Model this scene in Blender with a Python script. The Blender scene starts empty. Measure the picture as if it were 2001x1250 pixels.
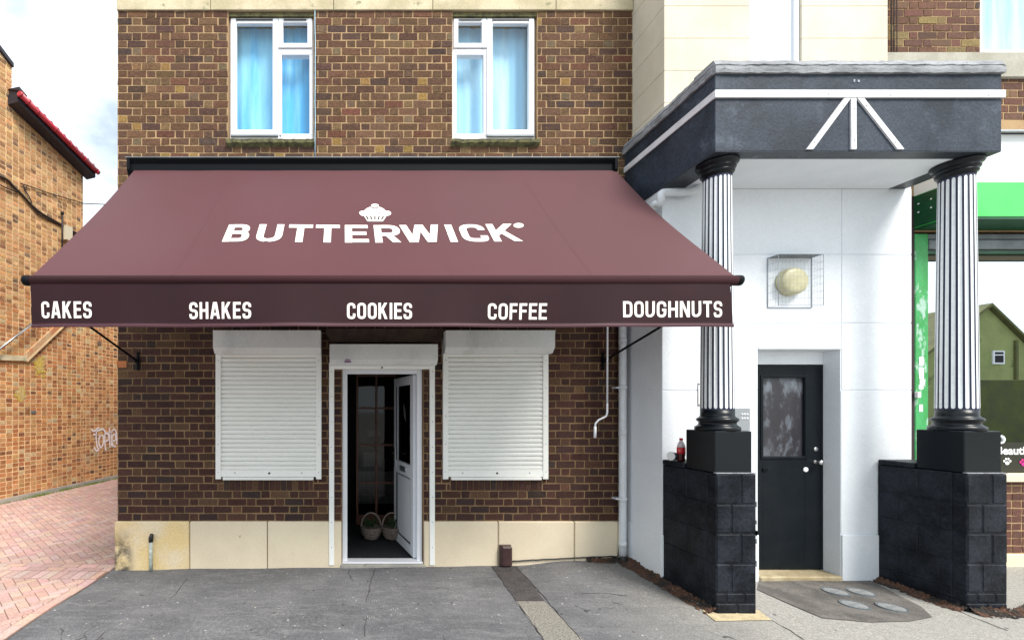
import bpy, math, random
from mathutils import Vector
random.seed(7)
R = random.Random(11)
sc = bpy.context.scene
COL = sc.collection
F, D, CZ = 846.0, 4.7, 1.69          # focal length in photo pixels, camera distance to the shop wall, eye height
def PX(px, Y=0.0): return (px-670)/F*(Y+D)
def PZ(py, Y=0.0): return CZ+(795-py)/F*(Y+D)

# ------------------------------------------------------------------ materials
def rgb(c): return (c[0], c[1], c[2], 1)
MATS = {}
def M(name, c1, c2=None, scale=3, rough=.7, bump=0., bscale=60, metallic=0., spec=.5, attr=False, lo=.35, hi=.65,
      fine=.12, fscale=90, c3=None, s3=12, t3=.62, stretch=(1,1,1), sheen=0., coat=0., bdist=.004, c4=None, s4=3, t4=.6, w4=.1, xm=None):
    m = bpy.data.materials.new(name); m.use_nodes = True
    nt = m.node_tree; N = nt.nodes; L = nt.links
    bs = N['Principled BSDF']
    tc = N.new('ShaderNodeTexCoord'); mp = N.new('ShaderNodeMapping'); mp.inputs['Scale'].default_value = stretch
    L.new(tc.outputs['Object'], mp.inputs[0]); V = mp.outputs[0]
    def noise(s, det=6, ro=.6, off=None):
        n = N.new('ShaderNodeTexNoise'); n.inputs['Scale'].default_value = s; n.inputs['Detail'].default_value = det
        n.inputs['Roughness'].default_value = ro; L.new(V, n.inputs['Vector']); return n.outputs['Fac']
    def ramp(f, a, b):
        r = N.new('ShaderNodeMapRange'); r.interpolation_type = 'SMOOTHSTEP'
        r.inputs['From Min'].default_value = a; r.inputs['From Max'].default_value = b
        L.new(f, r.inputs['Value']); return r.outputs['Result']
    def mix(f, a, b, bt='MIX'):
        x = N.new('ShaderNodeMix'); x.data_type = 'RGBA'; x.blend_type = bt
        if hasattr(f, 'links'): L.new(f, x.inputs[0])
        else: x.inputs[0].default_value = f
        for v, i in ((a, 6), (b, 7)):
            if hasattr(v, 'links'): L.new(v, x.inputs[i])
            else: x.inputs[i].default_value = rgb(v)
        return x.outputs[2]
    if attr:
        at = N.new('ShaderNodeAttribute'); at.attribute_name = 'tint'; col = at.outputs['Color']
        if c2: col = mix(ramp(noise(scale), lo, hi), col, c2)
    elif c2: col = mix(ramp(noise(scale), lo, hi), c1, c2)
    else: col = c1
    if c3: col = mix(ramp(noise(s3, 4, .7), t3, t3+.08), col, c3)
    if c4:
        f4 = ramp(noise(s4, 5, .65), t4, t4+w4)
        if xm:
            sp = N.new('ShaderNodeSeparateXYZ'); L.new(tc.outputs['Object'], sp.inputs[0]); mm = N.new('ShaderNodeMath'); mm.operation = 'MULTIPLY'
            L.new(f4, mm.inputs[0]); L.new(ramp(sp.outputs['X'], xm[0], xm[1]), mm.inputs[1]); m2 = N.new('ShaderNodeMath'); m2.operation = 'MULTIPLY'
            L.new(mm.outputs[0], m2.inputs[0]); L.new(ramp(sp.outputs['Z'], .44, .10), m2.inputs[1]); f4 = m2.outputs[0]
        col = mix(f4, col, c4)
    if fine:
        f = N.new('ShaderNodeMapRange'); f.inputs['To Min'].default_value = 1-fine*1.6; f.inputs['To Max'].default_value = 1+fine*1.6
        f.inputs['From Min'].default_value = .25; f.inputs['From Max'].default_value = .75
        L.new(noise(fscale, 3, .7), f.inputs['Value'])
        v = N.new('ShaderNodeVectorMath'); v.operation = 'SCALE'
        if hasattr(col, 'links'): L.new(col, v.inputs[0])
        else: v.inputs[0].default_value = col
        L.new(f.outputs[0], v.inputs['Scale']); col = v.outputs[0]
    if hasattr(col, 'links'): L.new(col, bs.inputs['Base Color'])
    else: bs.inputs['Base Color'].default_value = rgb(col)
    bs.inputs['Roughness'].default_value = rough; bs.inputs['Metallic'].default_value = metallic
    bs.inputs['Specular IOR Level'].default_value = spec
    bs.inputs['Sheen Weight'].default_value = sheen; bs.inputs['Sheen Roughness'].default_value = .45
    bs.inputs['Coat Weight'].default_value = coat
    if bump:
        b = N.new('ShaderNodeBump'); b.inputs['Strength'].default_value = bump; b.inputs['Distance'].default_value = bdist
        L.new(noise(bscale, 5, .65), b.inputs['Height']); L.new(b.outputs[0], bs.inputs['Normal'])
    MATS[name] = m
    return m
def glass(name, refl, tint=(1,1,1), trans=(1,1,1), rough=.0):
    m = bpy.data.materials.new(name); m.use_nodes = True
    nt = m.node_tree; N = nt.nodes; L = nt.links; N.clear()
    o = N.new('ShaderNodeOutputMaterial'); x = N.new('ShaderNodeMixShader'); g = N.new('ShaderNodeBsdfGlossy'); t = N.new('ShaderNodeBsdfTransparent')
    g.inputs['Color'].default_value = rgb(tint); g.inputs['Roughness'].default_value = rough; t.inputs['Color'].default_value = rgb(trans)
    x.inputs[0].default_value = refl
    L.new(t.outputs[0], x.inputs[1]); L.new(g.outputs[0], x.inputs[2]); L.new(x.outputs[0], o.inputs[0])
    return m

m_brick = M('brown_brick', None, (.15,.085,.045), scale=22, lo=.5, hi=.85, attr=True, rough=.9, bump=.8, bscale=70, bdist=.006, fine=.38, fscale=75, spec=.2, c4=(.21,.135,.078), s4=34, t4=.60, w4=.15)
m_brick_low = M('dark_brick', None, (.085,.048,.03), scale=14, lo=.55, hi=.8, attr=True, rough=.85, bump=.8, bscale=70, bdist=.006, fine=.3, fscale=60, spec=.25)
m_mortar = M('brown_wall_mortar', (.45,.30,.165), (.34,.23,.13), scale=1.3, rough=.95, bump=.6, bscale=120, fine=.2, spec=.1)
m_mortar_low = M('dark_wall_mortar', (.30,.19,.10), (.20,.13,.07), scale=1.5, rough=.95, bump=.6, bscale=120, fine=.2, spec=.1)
m_obrick = M('orange_brick', None, (.50,.30,.15), scale=9, lo=.5, hi=.75, attr=True, rough=.9, bump=.7, bscale=60, bdist=.006, fine=.25, fscale=45, spec=.2,
             c4=(.50,.40,.24), s4=.6, t4=.62, w4=.12)
m_omortar = M('orange_wall_mortar', (.80,.58,.33), (.62,.46,.28), scale=1.2, rough=.95, bump=.5, fine=.2, spec=.1)
m_lichen = M('yellow_lichen', (.50,.35,.05), (.48,.36,.16), scale=5, rough=.95, fine=.3, fscale=30, spec=.1)
m_stone = M('beige_stone', (.72,.655,.53), (.63,.57,.45), scale=2.2, rough=.85, bump=.35, bscale=140, fine=.1, fscale=180, spec=.2, c3=(.50,.43,.31), s3=4, t3=.68, stretch=(1,1,.6))
m_band = M('weathered_stone', (.62,.54,.38), (.46,.40,.26), scale=2.6, rough=.9, bump=.5, bscale=90, fine=.15, spec=.2, c3=(.27,.26,.16), s3=7, t3=.6)
m_base = M('cream_stone', (.74,.635,.47), (.68,.575,.42), scale=1.7, rough=.85, bump=.3, bscale=110, fine=.1, fscale=160, spec=.2, c3=(.40,.28,.13), s3=5, t3=.7)
m_basestain = M('stained_cream_stone', (.72,.54,.27), (.72,.60,.42), scale=2.6, rough=.85, bump=.3, bscale=110, fine=.15, fscale=120, spec=.2, c4=(.07,.06,.05), s4=9, t4=.30, w4=.3, xm=(-2.22,-2.36))
m_joint = M('dark_joint', (.10,.075,.05), rough=.95, fine=0)  # dark brown fill seen in the gaps between stones
m_upvc = M('white_plastic_frame', (.80,.81,.85), rough=.32, fine=.02, fscale=20)
m_black = M('black_rubber', (.012,.012,.014), rough=.5, fine=.05)
m_blackmetal = M('black_metal', (.005,.006,.008), rough=.6, fine=.05, spec=.1)
m_sillm = M('mossy_sill_and_shade', (.075,.07,.04), (.17,.16,.07), scale=20, rough=.95, bump=1, bscale=40, bdist=.01, fine=.3)  # also colours the lintel shadow strip above the windows
m_shut = M('cream_shutter', (.90,.89,.85), (.86,.85,.80), scale=2.5, rough=.42, fine=.04, stretch=(.35,1,2.2), c3=(.72,.72,.68), s3=3.2, t3=.70)
m_shutbox = M('shutter_box_paint', (.80,.80,.78), (.58,.585,.58), scale=2.2, rough=.4, fine=.05, stretch=(1,1,.6), lo=.45, hi=.8, c3=(.66,.66,.64), s3=2.0, t3=.58)
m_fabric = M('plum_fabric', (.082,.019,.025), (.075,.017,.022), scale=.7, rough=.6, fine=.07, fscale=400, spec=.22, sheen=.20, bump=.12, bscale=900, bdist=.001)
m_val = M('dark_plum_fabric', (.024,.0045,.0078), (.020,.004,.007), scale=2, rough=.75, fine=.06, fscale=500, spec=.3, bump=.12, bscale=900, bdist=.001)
m_barfab = M('shaded_bar_fabric', (.040,.012,.015), rough=.8, fine=.05, spec=.2)  # shade under the front bar put into a darker fabric colour
m_hem = M('plum_hem', (.065,.018,.027), rough=.6, fine=.04)
m_cream = M('cream_print', (.88,.82,.76), rough=.6, fine=.02, fscale=40)
m_white = M('painted_white_wall', (.82,.85,.89), (.77,.80,.84), scale=2.0, rough=.55, bump=.4, bscale=60, bdist=.006, fine=.035, fscale=60, c3=(.50,.51,.48), s3=6, t3=.74)
m_whitetrim = M('white_board', (.80,.79,.82), (.70,.69,.71), scale=8, rough=.5, fine=.05)
m_blackpaint = M('black_paint', (.022,.027,.036), (.040,.047,.060), scale=3.2, rough=.38, bump=.8, bscale=38, bdist=.006, fine=.25, fscale=50, spec=.5, c3=(.085,.095,.115), s3=7, t3=.63)
m_blackblock = M('black_painted_block', (.005,.0065,.010), (.017,.020,.028), scale=5, rough=.42, bump=.9, bscale=32, bdist=.008, fine=.3, fscale=40, spec=.15, c3=(.10,.10,.11), s3=9, t3=.70)
m_entab = M('slate_black_render', (.016,.022,.034), (.038,.049,.070), scale=2.2, rough=.6, bump=.6, bscale=40, bdist=.006, fine=.3, fscale=45, spec=.3, c3=(.030,.035,.045), s3=16, t3=.62, c4=(.10,.125,.165), s4=2.5, t4=.54, w4=.25)
m_coping = M('grey_weathered_coping', (.34,.35,.37), (.20,.205,.22), scale=5, rough=.85, bump=.8, bscale=24, bdist=.01, fine=.2, c3=(.10,.10,.11), s3=9, t3=.62, stretch=(1,1,3))
m_gloss = M('gloss_black_paint', (.005,.007,.010), rough=.3, spec=.28, fine=.1, bump=.2, bscale=30)
m_flute = M('white_flute_paint', (.82,.84,.86), rough=.45, fine=.05, fscale=30)
m_fillet = M('navy_fillet_paint', (.006,.010,.045), rough=.45, fine=.1)
m_doorblk = M('black_door_paint', (.005,.008,.011), (.008,.011,.014), scale=4, spec=.18, rough=.42, bump=.25, bscale=30, fine=.15, c3=(.035,.04,.045), s3=8, t3=.68)
m_doorpane = M('smeared_door_panel', (.028,.026,.032), (.045,.042,.048), scale=4, rough=.3, fine=.1, c3=(.10,.11,.13), s3=4, t3=.50, c4=(.16,.18,.21), s4=6.5, t4=.52, w4=.2, stretch=(1.3,1,.7))
m_chrome = M('brushed_steel', (.62,.62,.62), rough=.28, metallic=1, fine=.03)
m_pipe = M('white_pipe', (.76,.78,.82), (.66,.68,.70), scale=6, rough=.4, fine=.04)
m_palepipe = M('pale_green_pipe', (.58,.66,.60), (.34,.36,.32), scale=20, rough=.6, fine=.1)
m_brownbox = M('brown_plastic', (.045,.018,.018), (.06,.03,.028), scale=8, rough=.4, fine=.1)
m_lens = M('cream_lamp_lens', (.62,.58,.37), (.50,.46,.28), scale=8, rough=.4, fine=.05)
m_wire = M('grey_wire', (.32,.36,.41), rough=.5, metallic=.3, fine=0)
m_green = M('lime_green_sign', (.055,.66,.10), (.09,.72,.14), scale=1.5, rough=.4, fine=.03)
m_dkgreen = M('dark_green_paint', (.005,.055,.022), (.008,.085,.03), scale=6, rough=.4, fine=.1)
m_postgreen = M('worn_green_paint', (.035,.28,.065), (.06,.38,.12), scale=4, rough=.5, bump=.3, fine=.15, c3=(.34,.52,.42), s3=9, t3=.55, stretch=(1,1,.4))
m_signwhite = M('white_sign_panel', (.80,.82,.81), rough=.4, fine=.02)
m_grey = M('grey_aluminium', (.20,.22,.24), (.14,.16,.17), scale=5, rough=.45, metallic=.3, fine=.1)
m_olive = M('olive_frame', (.085,.07,.035), rough=.6, fine=.1)
m_asphalt = None
m_concrete = M('pale_concrete', (.40,.37,.32), (.30,.285,.26), scale=2.5, rough=.9, bump=.6, bscale=70, fine=.2, fscale=120, spec=.2, c3=(.17,.155,.14), s3=6, t3=.64)
m_patch = M('dark_patch_concrete', (.155,.142,.13), (.095,.088,.082), scale=5, rough=.9, bump=.8, bscale=60, fine=.35, fscale=110, spec=.2, c3=(.34,.33,.30), s3=24, t3=.68)
m_trench = M('dark_trench_asphalt', (.085,.075,.075), (.06,.055,.055), scale=8, rough=.9, bump=1, bscale=80, fine=.4, fscale=80, spec=.2)
m_gravel = M('exposed_gravel', (.22,.205,.18), (.32,.30,.26), scale=75, rough=.9, bump=1, bscale=75, bdist=.01, fine=.3, fscale=160, spec=.2, c3=(.10,.09,.08), s3=85, t3=.53)
m_dirt = M('brown_dirt', (.105,.050,.030), (.030,.024,.020), scale=7, lo=.42, hi=.58, rough=.97, bump=1, bscale=40, bdist=.02, fine=.4, c3=(.32,.26,.2), s3=40, t3=.62)
m_cover = M('grey_iron_cover', (.17,.18,.185), (.26,.265,.265), scale=20, spec=.2, rough=.7, fine=.15, bump=.5, bscale=90)
m_paver = M('pink_paver', None, (.46,.31,.265), scale=3, lo=.55, hi=.8, attr=True, rough=.9, bump=.5, bscale=90, fine=.18, fscale=60, spec=.2)
m_sand = M('paver_joint_sand', (.20,.12,.09), rough=.97, fine=.2)
m_redtile = M('red_roof_tile', (.30,.035,.04), (.20,.03,.03), scale=5, rough=.6, fine=.15)
m_redpipe = M('red_gutter', (.50,.035,.06), (.40,.03,.05), scale=4, rough=.35, fine=.05)
m_fascia = M('dark_fascia', (.022,.02,.03), rough=.6, fine=.1)
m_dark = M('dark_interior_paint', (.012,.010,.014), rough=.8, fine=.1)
m_mat = M('dark_door_mat', (.010,.011,.014), (.018,.019,.023), scale=30, rough=.95, fine=.3, fscale=200, bump=.5, bscale=200)
m_wood = M('brown_door_wood', (.14,.045,.02), (.10,.03,.014), scale=9, rough=.5, fine=.1, stretch=(6,6,.6))
m_wick = M('pale_wicker', (.26,.205,.175), (.13,.10,.08), scale=45, rough=.85, bump=1, bscale=60, bdist=.01, fine=.3, stretch=(1,1,2))
m_leaf = M('green_leaves', (.010,.030,.008), (.02,.055,.012), scale=20, rough=.6, fine=.2)
m_grass = M('weed_green', (.12,.20,.02), (.20,.26,.05), scale=20, rough=.8, fine=.2)
m_graf = M('white_spray_paint', (.86,.80,.82), (.74,.62,.60), scale=14, rough=.8, fine=.1)
m_cable = M('dark_cable', (.030,.018,.014), rough=.7, fine=.2)
m_curtA = M('reflected_sky_curtain', (.05,.42,.80), (.26,.66,.90), scale=1.2, rough=.8, fine=.02, stretch=(5,1,.35), lo=.4, hi=.62)  # curtain colour carries the blue sky reflected in the panes
m_curtB = M('pale_reflected_sky_curtain', (.32,.64,.88), (.52,.79,.94), scale=1.2, rough=.8, fine=.02, stretch=(5,1,.4), lo=.4, hi=.62)  # same reflected sky, put into a paler curtain colour
m_paneglass = glass('window_glass', .07)
m_shopglass = glass('shop_glass', .86, (.93,.97,1.0), (.35,.45,.25))
m_doorglass = glass('door_glass', .10, (1,1,1), (.25,.25,.28))
m_frost = M('frosted_pane', (.74,.84,.90), (.80,.86,.90), scale=1.5, rough=.12, fine=.0, spec=.6)
m_redlabel = M('red_label', (.55,.012,.02), (.65,.35,.33), scale=30, rough=.35, lo=.6, hi=.7, fine=.02)
m_cola = M('dark_drink', (.05,.006,.006), rough=.15, fine=0)
m_bottle = M('clear_bottle', (.62,.55,.58), rough=.12, fine=0)
m_vinyl = M('dark_window_vinyl', (.016,.016,.006), rough=.6, fine=.1)
m_pink = M('pink_print', (.85,.02,.28), rough=.5, fine=0)
m_whitep = M('white_print', (.85,.85,.85), rough=.5, fine=0)
m_inkg = M('grey_ink', (.10,.09,.10), rough=.6, fine=0)
m_lime = M('olive_render', (.30,.33,.13), (.22,.25,.09), c3=(.16,.18,.07), s3=1.2, t3=.6, scale=.5, rough=.9, fine=.1)
m_oroof = M('olive_roof_tiles', (.14,.14,.05), (.10,.10,.04), scale=2, rough=.9, fine=.2)
m_garden = M('garden_wall_brick', (.07,.08,.015), (.05,.055,.02), scale=2, rough=.9, fine=.2)
m_redsp = M('debris_red', (.45,.10,.05), rough=.8, fine=.1)

def asphalt():
    m = bpy.data.materials.new('worn_asphalt'); m.use_nodes = True
    nt = m.node_tree; N = nt.nodes; L = nt.links; bs = N['Principled BSDF']
    tc = N.new('ShaderNodeTexCoord'); V = tc.outputs['Object']
    def noise(s, det=5, ro=.6, vec=None, dist=0):
        n = N.new('ShaderNodeTexNoise'); n.inputs['Distortion'].default_value = dist; n.inputs['Scale'].default_value = s; n.inputs['Detail'].default_value = det
        n.inputs['Roughness'].default_value = ro; L.new(vec or V, n.inputs['Vector']); return n.outputs['Fac']
    def mr(f, a, b, c=0, d=1):
        r = N.new('ShaderNodeMapRange'); r.interpolation_type = 'SMOOTHSTEP'
        for k, v in (('From Min', a), ('From Max', b), ('To Min', c), ('To Max', d)): r.inputs[k].default_value = v
        L.new(f, r.inputs['Value']); return r.outputs['Result']
    def mix(f, a, b):
        x = N.new('ShaderNodeMix'); x.data_type = 'RGBA'; L.new(f, x.inputs[0])
        for v, i in ((a, 6), (b, 7)):
            if hasattr(v, 'links'): L.new(v, x.inputs[i])
            else: x.inputs[i].default_value = rgb(v)
        return x.outputs[2]
    def math_(op, a, b):
        x = N.new('ShaderNodeMath'); x.operation = op
        for v, i in ((a, 0), (b, 1)):
            if hasattr(v, 'links'): L.new(v, x.inputs[i])
            else: x.inputs[i].default_value = v
        return x.outputs[0]
    sx = N.new('ShaderNodeSeparateXYZ'); L.new(V, sx.inputs[0])
    col = mix(mr(noise(1.2), .35, .7), (.105,.105,.112), (.158,.157,.164))
    ms_ = N.new('ShaderNodeMapping'); ms_.inputs['Scale'].default_value = (1.2, 6, 1); ms_.inputs['Rotation'].default_value = (0, 0, .12); L.new(V, ms_.inputs[0])
    col = mix(mr(noise(2.2, 7, .72, ms_.outputs[0], 1.2), .45, .75, 0, .55), col, (.25,.245,.245))
    col = mix(mr(noise(9, 6, .75, None, 1), .55, .8, 0, .7), col, (.085,.083,.086))
    # worn, paler towards the porch and the kerb side
    wx = math_('ADD', sx.outputs['X'], math_('MULTIPLY', noise(1.5), 1.2))
    wy = math_('MULTIPLY', sx.outputs['Y'], -.35)
    col = mix(mr(math_('ADD', wx, wy), 2.9, 4.6, 0, .85), col, (.33,.315,.285))
    # faint pale scrub arcs
    mp = N.new('ShaderNodeMapping'); mp.inputs['Location'].default_value = (.75, 1.35, 0); L.new(V, mp.inputs[0])
    wv = N.new('ShaderNodeTexWave'); wv.wave_type = 'RINGS'; wv.rings_direction = 'Z'; wv.inputs['Scale'].default_value = 5.2
    wv.inputs['Distortion'].default_value = 9; wv.inputs['Detail'].default_value = 3; L.new(mp.outputs[0], wv.inputs['Vector'])
    ln = N.new('ShaderNodeVectorMath'); ln.operation = 'LENGTH'; L.new(mp.outputs[0], ln.inputs[0])
    near = mr(ln.outputs['Value'], .25, .75, 1, 0)
    col = mix(math_('MULTIPLY', math_('MULTIPLY', mr(wv.outputs['Fac'], .6, 1), near), .10), col, (.36,.36,.36))
    # speckle of pale grit and dark gum
    vo = N.new('ShaderNodeTexVoronoi'); vo.inputs['Scale'].default_value = 11; L.new(V, vo.inputs['Vector'])
    gate = mr(noise(2.5), .46, .60)
    col = mix(math_('MULTIPLY', mr(vo.outputs['Distance'], .07, .11, 1, 0), gate), col, (.46,.455,.44))
    vo2 = N.new('ShaderNodeTexVoronoi'); vo2.inputs['Scale'].default_value = 5; L.new(V, vo2.inputs['Vector'])
    col = mix(mr(vo2.outputs['Distance'], .05, .08, .85, 0), col, (.045,.045,.048))
    # cracks
    dv = N.new('ShaderNodeVectorMath'); dv.operation = 'ADD'; L.new(V, dv.inputs[0])
    nn = N.new('ShaderNodeTexNoise'); nn.inputs['Scale'].default_value = 3; L.new(V, nn.inputs['Vector'])
    sc_ = N.new('ShaderNodeVectorMath'); sc_.operation = 'SCALE'; sc_.inputs['Scale'].default_value = .35; L.new(nn.outputs['Color'], sc_.inputs[0]); L.new(sc_.outputs[0], dv.inputs[1])
    v3 = N.new('ShaderNodeTexVoronoi'); v3.feature = 'DISTANCE_TO_EDGE'; v3.inputs['Scale'].default_value = .85; L.new(dv.outputs[0], v3.inputs['Vector'])
    cr = math_('MULTIPLY', mr(v3.outputs['Distance'], .0015, .005, .8, 0), mr(noise(1.7), .56, .6))
    col = mix(cr, col, (.03,.03,.03))
    f = mr(noise(110, 4, .85), .3, .7, .55, 1.45)
    s = N.new('ShaderNodeVectorMath'); s.operation = 'SCALE'; L.new(col, s.inputs[0]); L.new(f, s.inputs['Scale'])
    s2 = N.new('ShaderNodeVectorMath'); s2.operation = 'SCALE'; L.new(s.outputs[0], s2.inputs[0]); L.new(mr(noise(38, 5, .8), .32, .68, .83, 1.17), s2.inputs['Scale'])
    L.new(s2.outputs[0], bs.inputs['Base Color']); bs.inputs['Roughness'].default_value = .82; bs.inputs['Specular IOR Level'].default_value = .3
    b = N.new('ShaderNodeBump'); b.inputs['Strength'].default_value = .5; b.inputs['Distance'].default_value = .004
    L.new(noise(130, 4, .7), b.inputs['Height']); L.new(b.outputs[0], bs.inputs['Normal'])
    return m
m_asphalt = asphalt()

# ------------------------------------------------------------------ mesh helpers
def org(p):
    v = Vector((0,0,0))
    while p is not None: v += p.location; p = p.parent
    return v
class MB:
    def __init__(s): s.v = []; s.f = []; s.t = []; s.sm = []; s.p = []
    def add(s, vs, fs, tint=None, smooth=False):
        n = len(s.v); s.p.append((n, len(s.f))); s.v.extend([tuple(v) for v in vs])
        for f in fs: s.f.append(tuple(i+n for i in f)); s.t.append(tint); s.sm.append(smooth)
        return s
    def box(s, x0, x1, y0, y1, z0, z1, tint=None, bev=0.):
        if x0 > x1: x0, x1 = x1, x0
        if y0 > y1: y0, y1 = y1, y0
        if z0 > z1: z0, z1 = z1, z0
        if bev <= 0:
            return s.add([(x,y,z) for z in (z0,z1) for y in (y0,y1) for x in (x0,x1)],
                  [(0,2,3,1),(4,5,7,6),(0,1,5,4),(2,6,7,3),(0,4,6,2),(1,3,7,5)], tint)
        b = min(bev, (x1-x0)/2.01, (y1-y0)/2.01, (z1-z0)/2.01)
        P = []; idx = {}
        for i, X in enumerate((x0, x1)):
            for j, Y in enumerate((y0, y1)):
                for k, Z in enumerate((z0, z1)):
                    ix, iy, iz = (b if not i else -b), (b if not j else -b), (b if not k else -b)
                    for a, p in (('x', (X, Y+iy, Z+iz)), ('y', (X+ix, Y, Z+iz)), ('z', (X+ix, Y+iy, Z))):
                        idx[(i,j,k,a)] = len(P); P.append(p)
        fs = []
        for i in (0,1):
            fs.append([idx[(i,0,0,'x')], idx[(i,0,1,'x')], idx[(i,1,1,'x')], idx[(i,1,0,'x')]])
            fs.append([idx[(0,i,0,'y')], idx[(1,i,0,'y')], idx[(1,i,1,'y')], idx[(0,i,1,'y')]])
            fs.append([idx[(0,0,i,'z')], idx[(0,1,i,'z')], idx[(1,1,i,'z')], idx[(1,0,i,'z')]])
        for a in (0,1):
            for c in (0,1):
                fs.append([idx[(0,a,c,'y')], idx[(1,a,c,'y')], idx[(1,a,c,'z')], idx[(0,a,c,'z')]])
                fs.append([idx[(a,0,c,'x')], idx[(a,1,c,'x')], idx[(a,1,c,'z')], idx[(a,0,c,'z')]])
                fs.append([idx[(a,c,0,'x')], idx[(a,c,1,'x')], idx[(a,c,1,'y')], idx[(a,c,0,'y')]])
        for i in (0,1):
            for j in (0,1):
                for k in (0,1): fs.append([idx[(i,j,k,a)] for a in 'xyz'])
        c = Vector(((x0+x1)/2, (y0+y1)/2, (z0+z1)/2)); out = []
        for f in fs:
            p = [Vector(P[q]) for q in f]; n = (p[1]-p[0]).cross(p[2]-p[0]); m = sum(p, Vector())/len(p)-c
            out.append(f if n.dot(m) > 0 else f[::-1])
        return s.add(P, out, tint)
    def tube(s, pts, r, n=10, caps=True):
        pts = [Vector(p) for p in pts]; rr = r if isinstance(r, (list, tuple)) else [r]*len(pts)
        vs = []; up = None
        for i, p in enumerate(pts):
            d = (pts[min(i+1, len(pts)-1)]-pts[max(i-1, 0)]).normalized()
            if up is None:
                a = Vector((0,0,1)) if abs(d.z) < .9 else Vector((1,0,0)); up = d.cross(a).normalized()
            up = (up-d*up.dot(d)).normalized(); w = d.cross(up)
            for k in range(n):
                t = 2*math.pi*k/n; vs.append(p+(up*math.cos(t)+w*math.sin(t))*rr[i])
        fs = []
        for i in range(len(pts)-1):
            for k in range(n):
                a, b = i*n+k, i*n+(k+1) % n; fs.append((a, b, b+n, a+n))
        s.add(vs, fs, None, True)
        if caps:
            m = len(s.v)-len(vs); s.f.append(tuple(m+k for k in range(n))[::-1]); s.t.append(None); s.sm.append(False)
            s.f.append(tuple(m+(len(pts)-1)*n+k for k in range(n))); s.t.append(None); s.sm.append(False)
        return s
    def lathe(s, prof, c, n=48, axis='z', smooth=True):
        vs = []
        for r, h in prof:
            for k in range(n):
                t = 2*math.pi*k/n
                a, b = r*math.cos(t), r*math.sin(t)
                vs.append((c[0]+a, c[1]+b, c[2]+h) if axis == 'z' else (c[0]+a, c[1]-h, c[2]+b))
        fs = [(i*n+k, i*n+(k+1) % n, (i+1)*n+(k+1) % n, (i+1)*n+k) for i in range(len(prof)-1) for k in range(n)]
        s.add(vs, fs, None, smooth)
        m = len(s.v)-len(vs)
        for q in (0, len(prof)-1):
            if prof[q][0] > 1e-5:
                f = tuple(m+q*n+k for k in range(n)); s.f.append(f if q else f[::-1]); s.t.append(None); s.sm.append(False)
        return s
    def prism(s, poly, y0, y1):      # polygon in x,z extruded along y
        n = len(poly); vs = [(x,y0,z) for x,z in poly]+[(x,y1,z) for x,z in poly]
        a = sum(poly[i][0]*poly[(i+1) % n][1]-poly[(i+1) % n][0]*poly[i][1] for i in range(n))
        if a < 0: vs = [(x,y0,z) for x,z in poly[::-1]]+[(x,y1,z) for x,z in poly[::-1]]
        return s.add(vs, [tuple(range(n)), tuple(range(2*n-1, n-1, -1))]+[(i, i+n, (i+1) % n+n, (i+1) % n) for i in range(n)])
    def prismx(s, poly, x0, x1):     # polygon in y,z extruded along x
        n = len(poly)
        a = sum(poly[i][0]*poly[(i+1) % n][1]-poly[(i+1) % n][0]*poly[i][1] for i in range(n))
        if a < 0: poly = poly[::-1]
        vs = [(x0,y,z) for y,z in poly]+[(x1,y,z) for y,z in poly]
        return s.add(vs, [tuple(range(n-1,-1,-1)), tuple(range(n, 2*n))]+[(i, (i+1) % n, (i+1) % n+n, i+n) for i in range(n)])
    def build(s, name, mat, parent=None, label=None):
        me = bpy.data.meshes.new(name); o_ = org(parent)
        me.from_pydata([(x-o_.x, y-o_.y, z-o_.z) for x,y,z in s.v], [], s.f)
        if any(t is not None for t in s.t):
            at = me.attributes.new('tint', 'FLOAT_VECTOR', 'FACE')
            flat = []
            for t in s.t: flat.extend(t or (.2,.2,.2))
            at.data.foreach_set('vector', flat)
        me.polygons.foreach_set('use_smooth', s.sm)
        me.materials.append(mat); me.update()
        o = bpy.data.objects.new(name, me); COL.objects.link(o)
        if parent is not None: o.parent = parent
        if label: o['label'] = label
        return o
def each(mb, name, mat, parent=None, label=None):
    """one object for every separate piece"""
    out = []; E_ = mb.p[1:]+[(len(mb.v), len(mb.f))]
    for (v0, f0), (v1, f1) in zip(mb.p, E_):
        q = MB(); q.v = mb.v[v0:v1]; q.f = [tuple(i-v0 for i in f) for f in mb.f[f0:f1]]; q.t = mb.t[f0:f1]; q.sm = mb.sm[f0:f1]
        out.append(q.build(name, mat, parent, label))
    return out
def thing(name, label, cat, loc=(0,0,0), group=None):
    o = bpy.data.objects.new(name, None); COL.objects.link(o); o.location = loc; o.empty_display_size = .1
    o['label'] = label; o['category'] = cat
    if group: o['group'] = group
    return o
def tag(o, label, cat, group=None, kind=None):
    o['label'] = label; o['category'] = cat
    if group: o['group'] = group
    if kind: o['kind'] = kind
    return o
def struct(o): o['kind'] = 'structure'; return o
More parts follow.
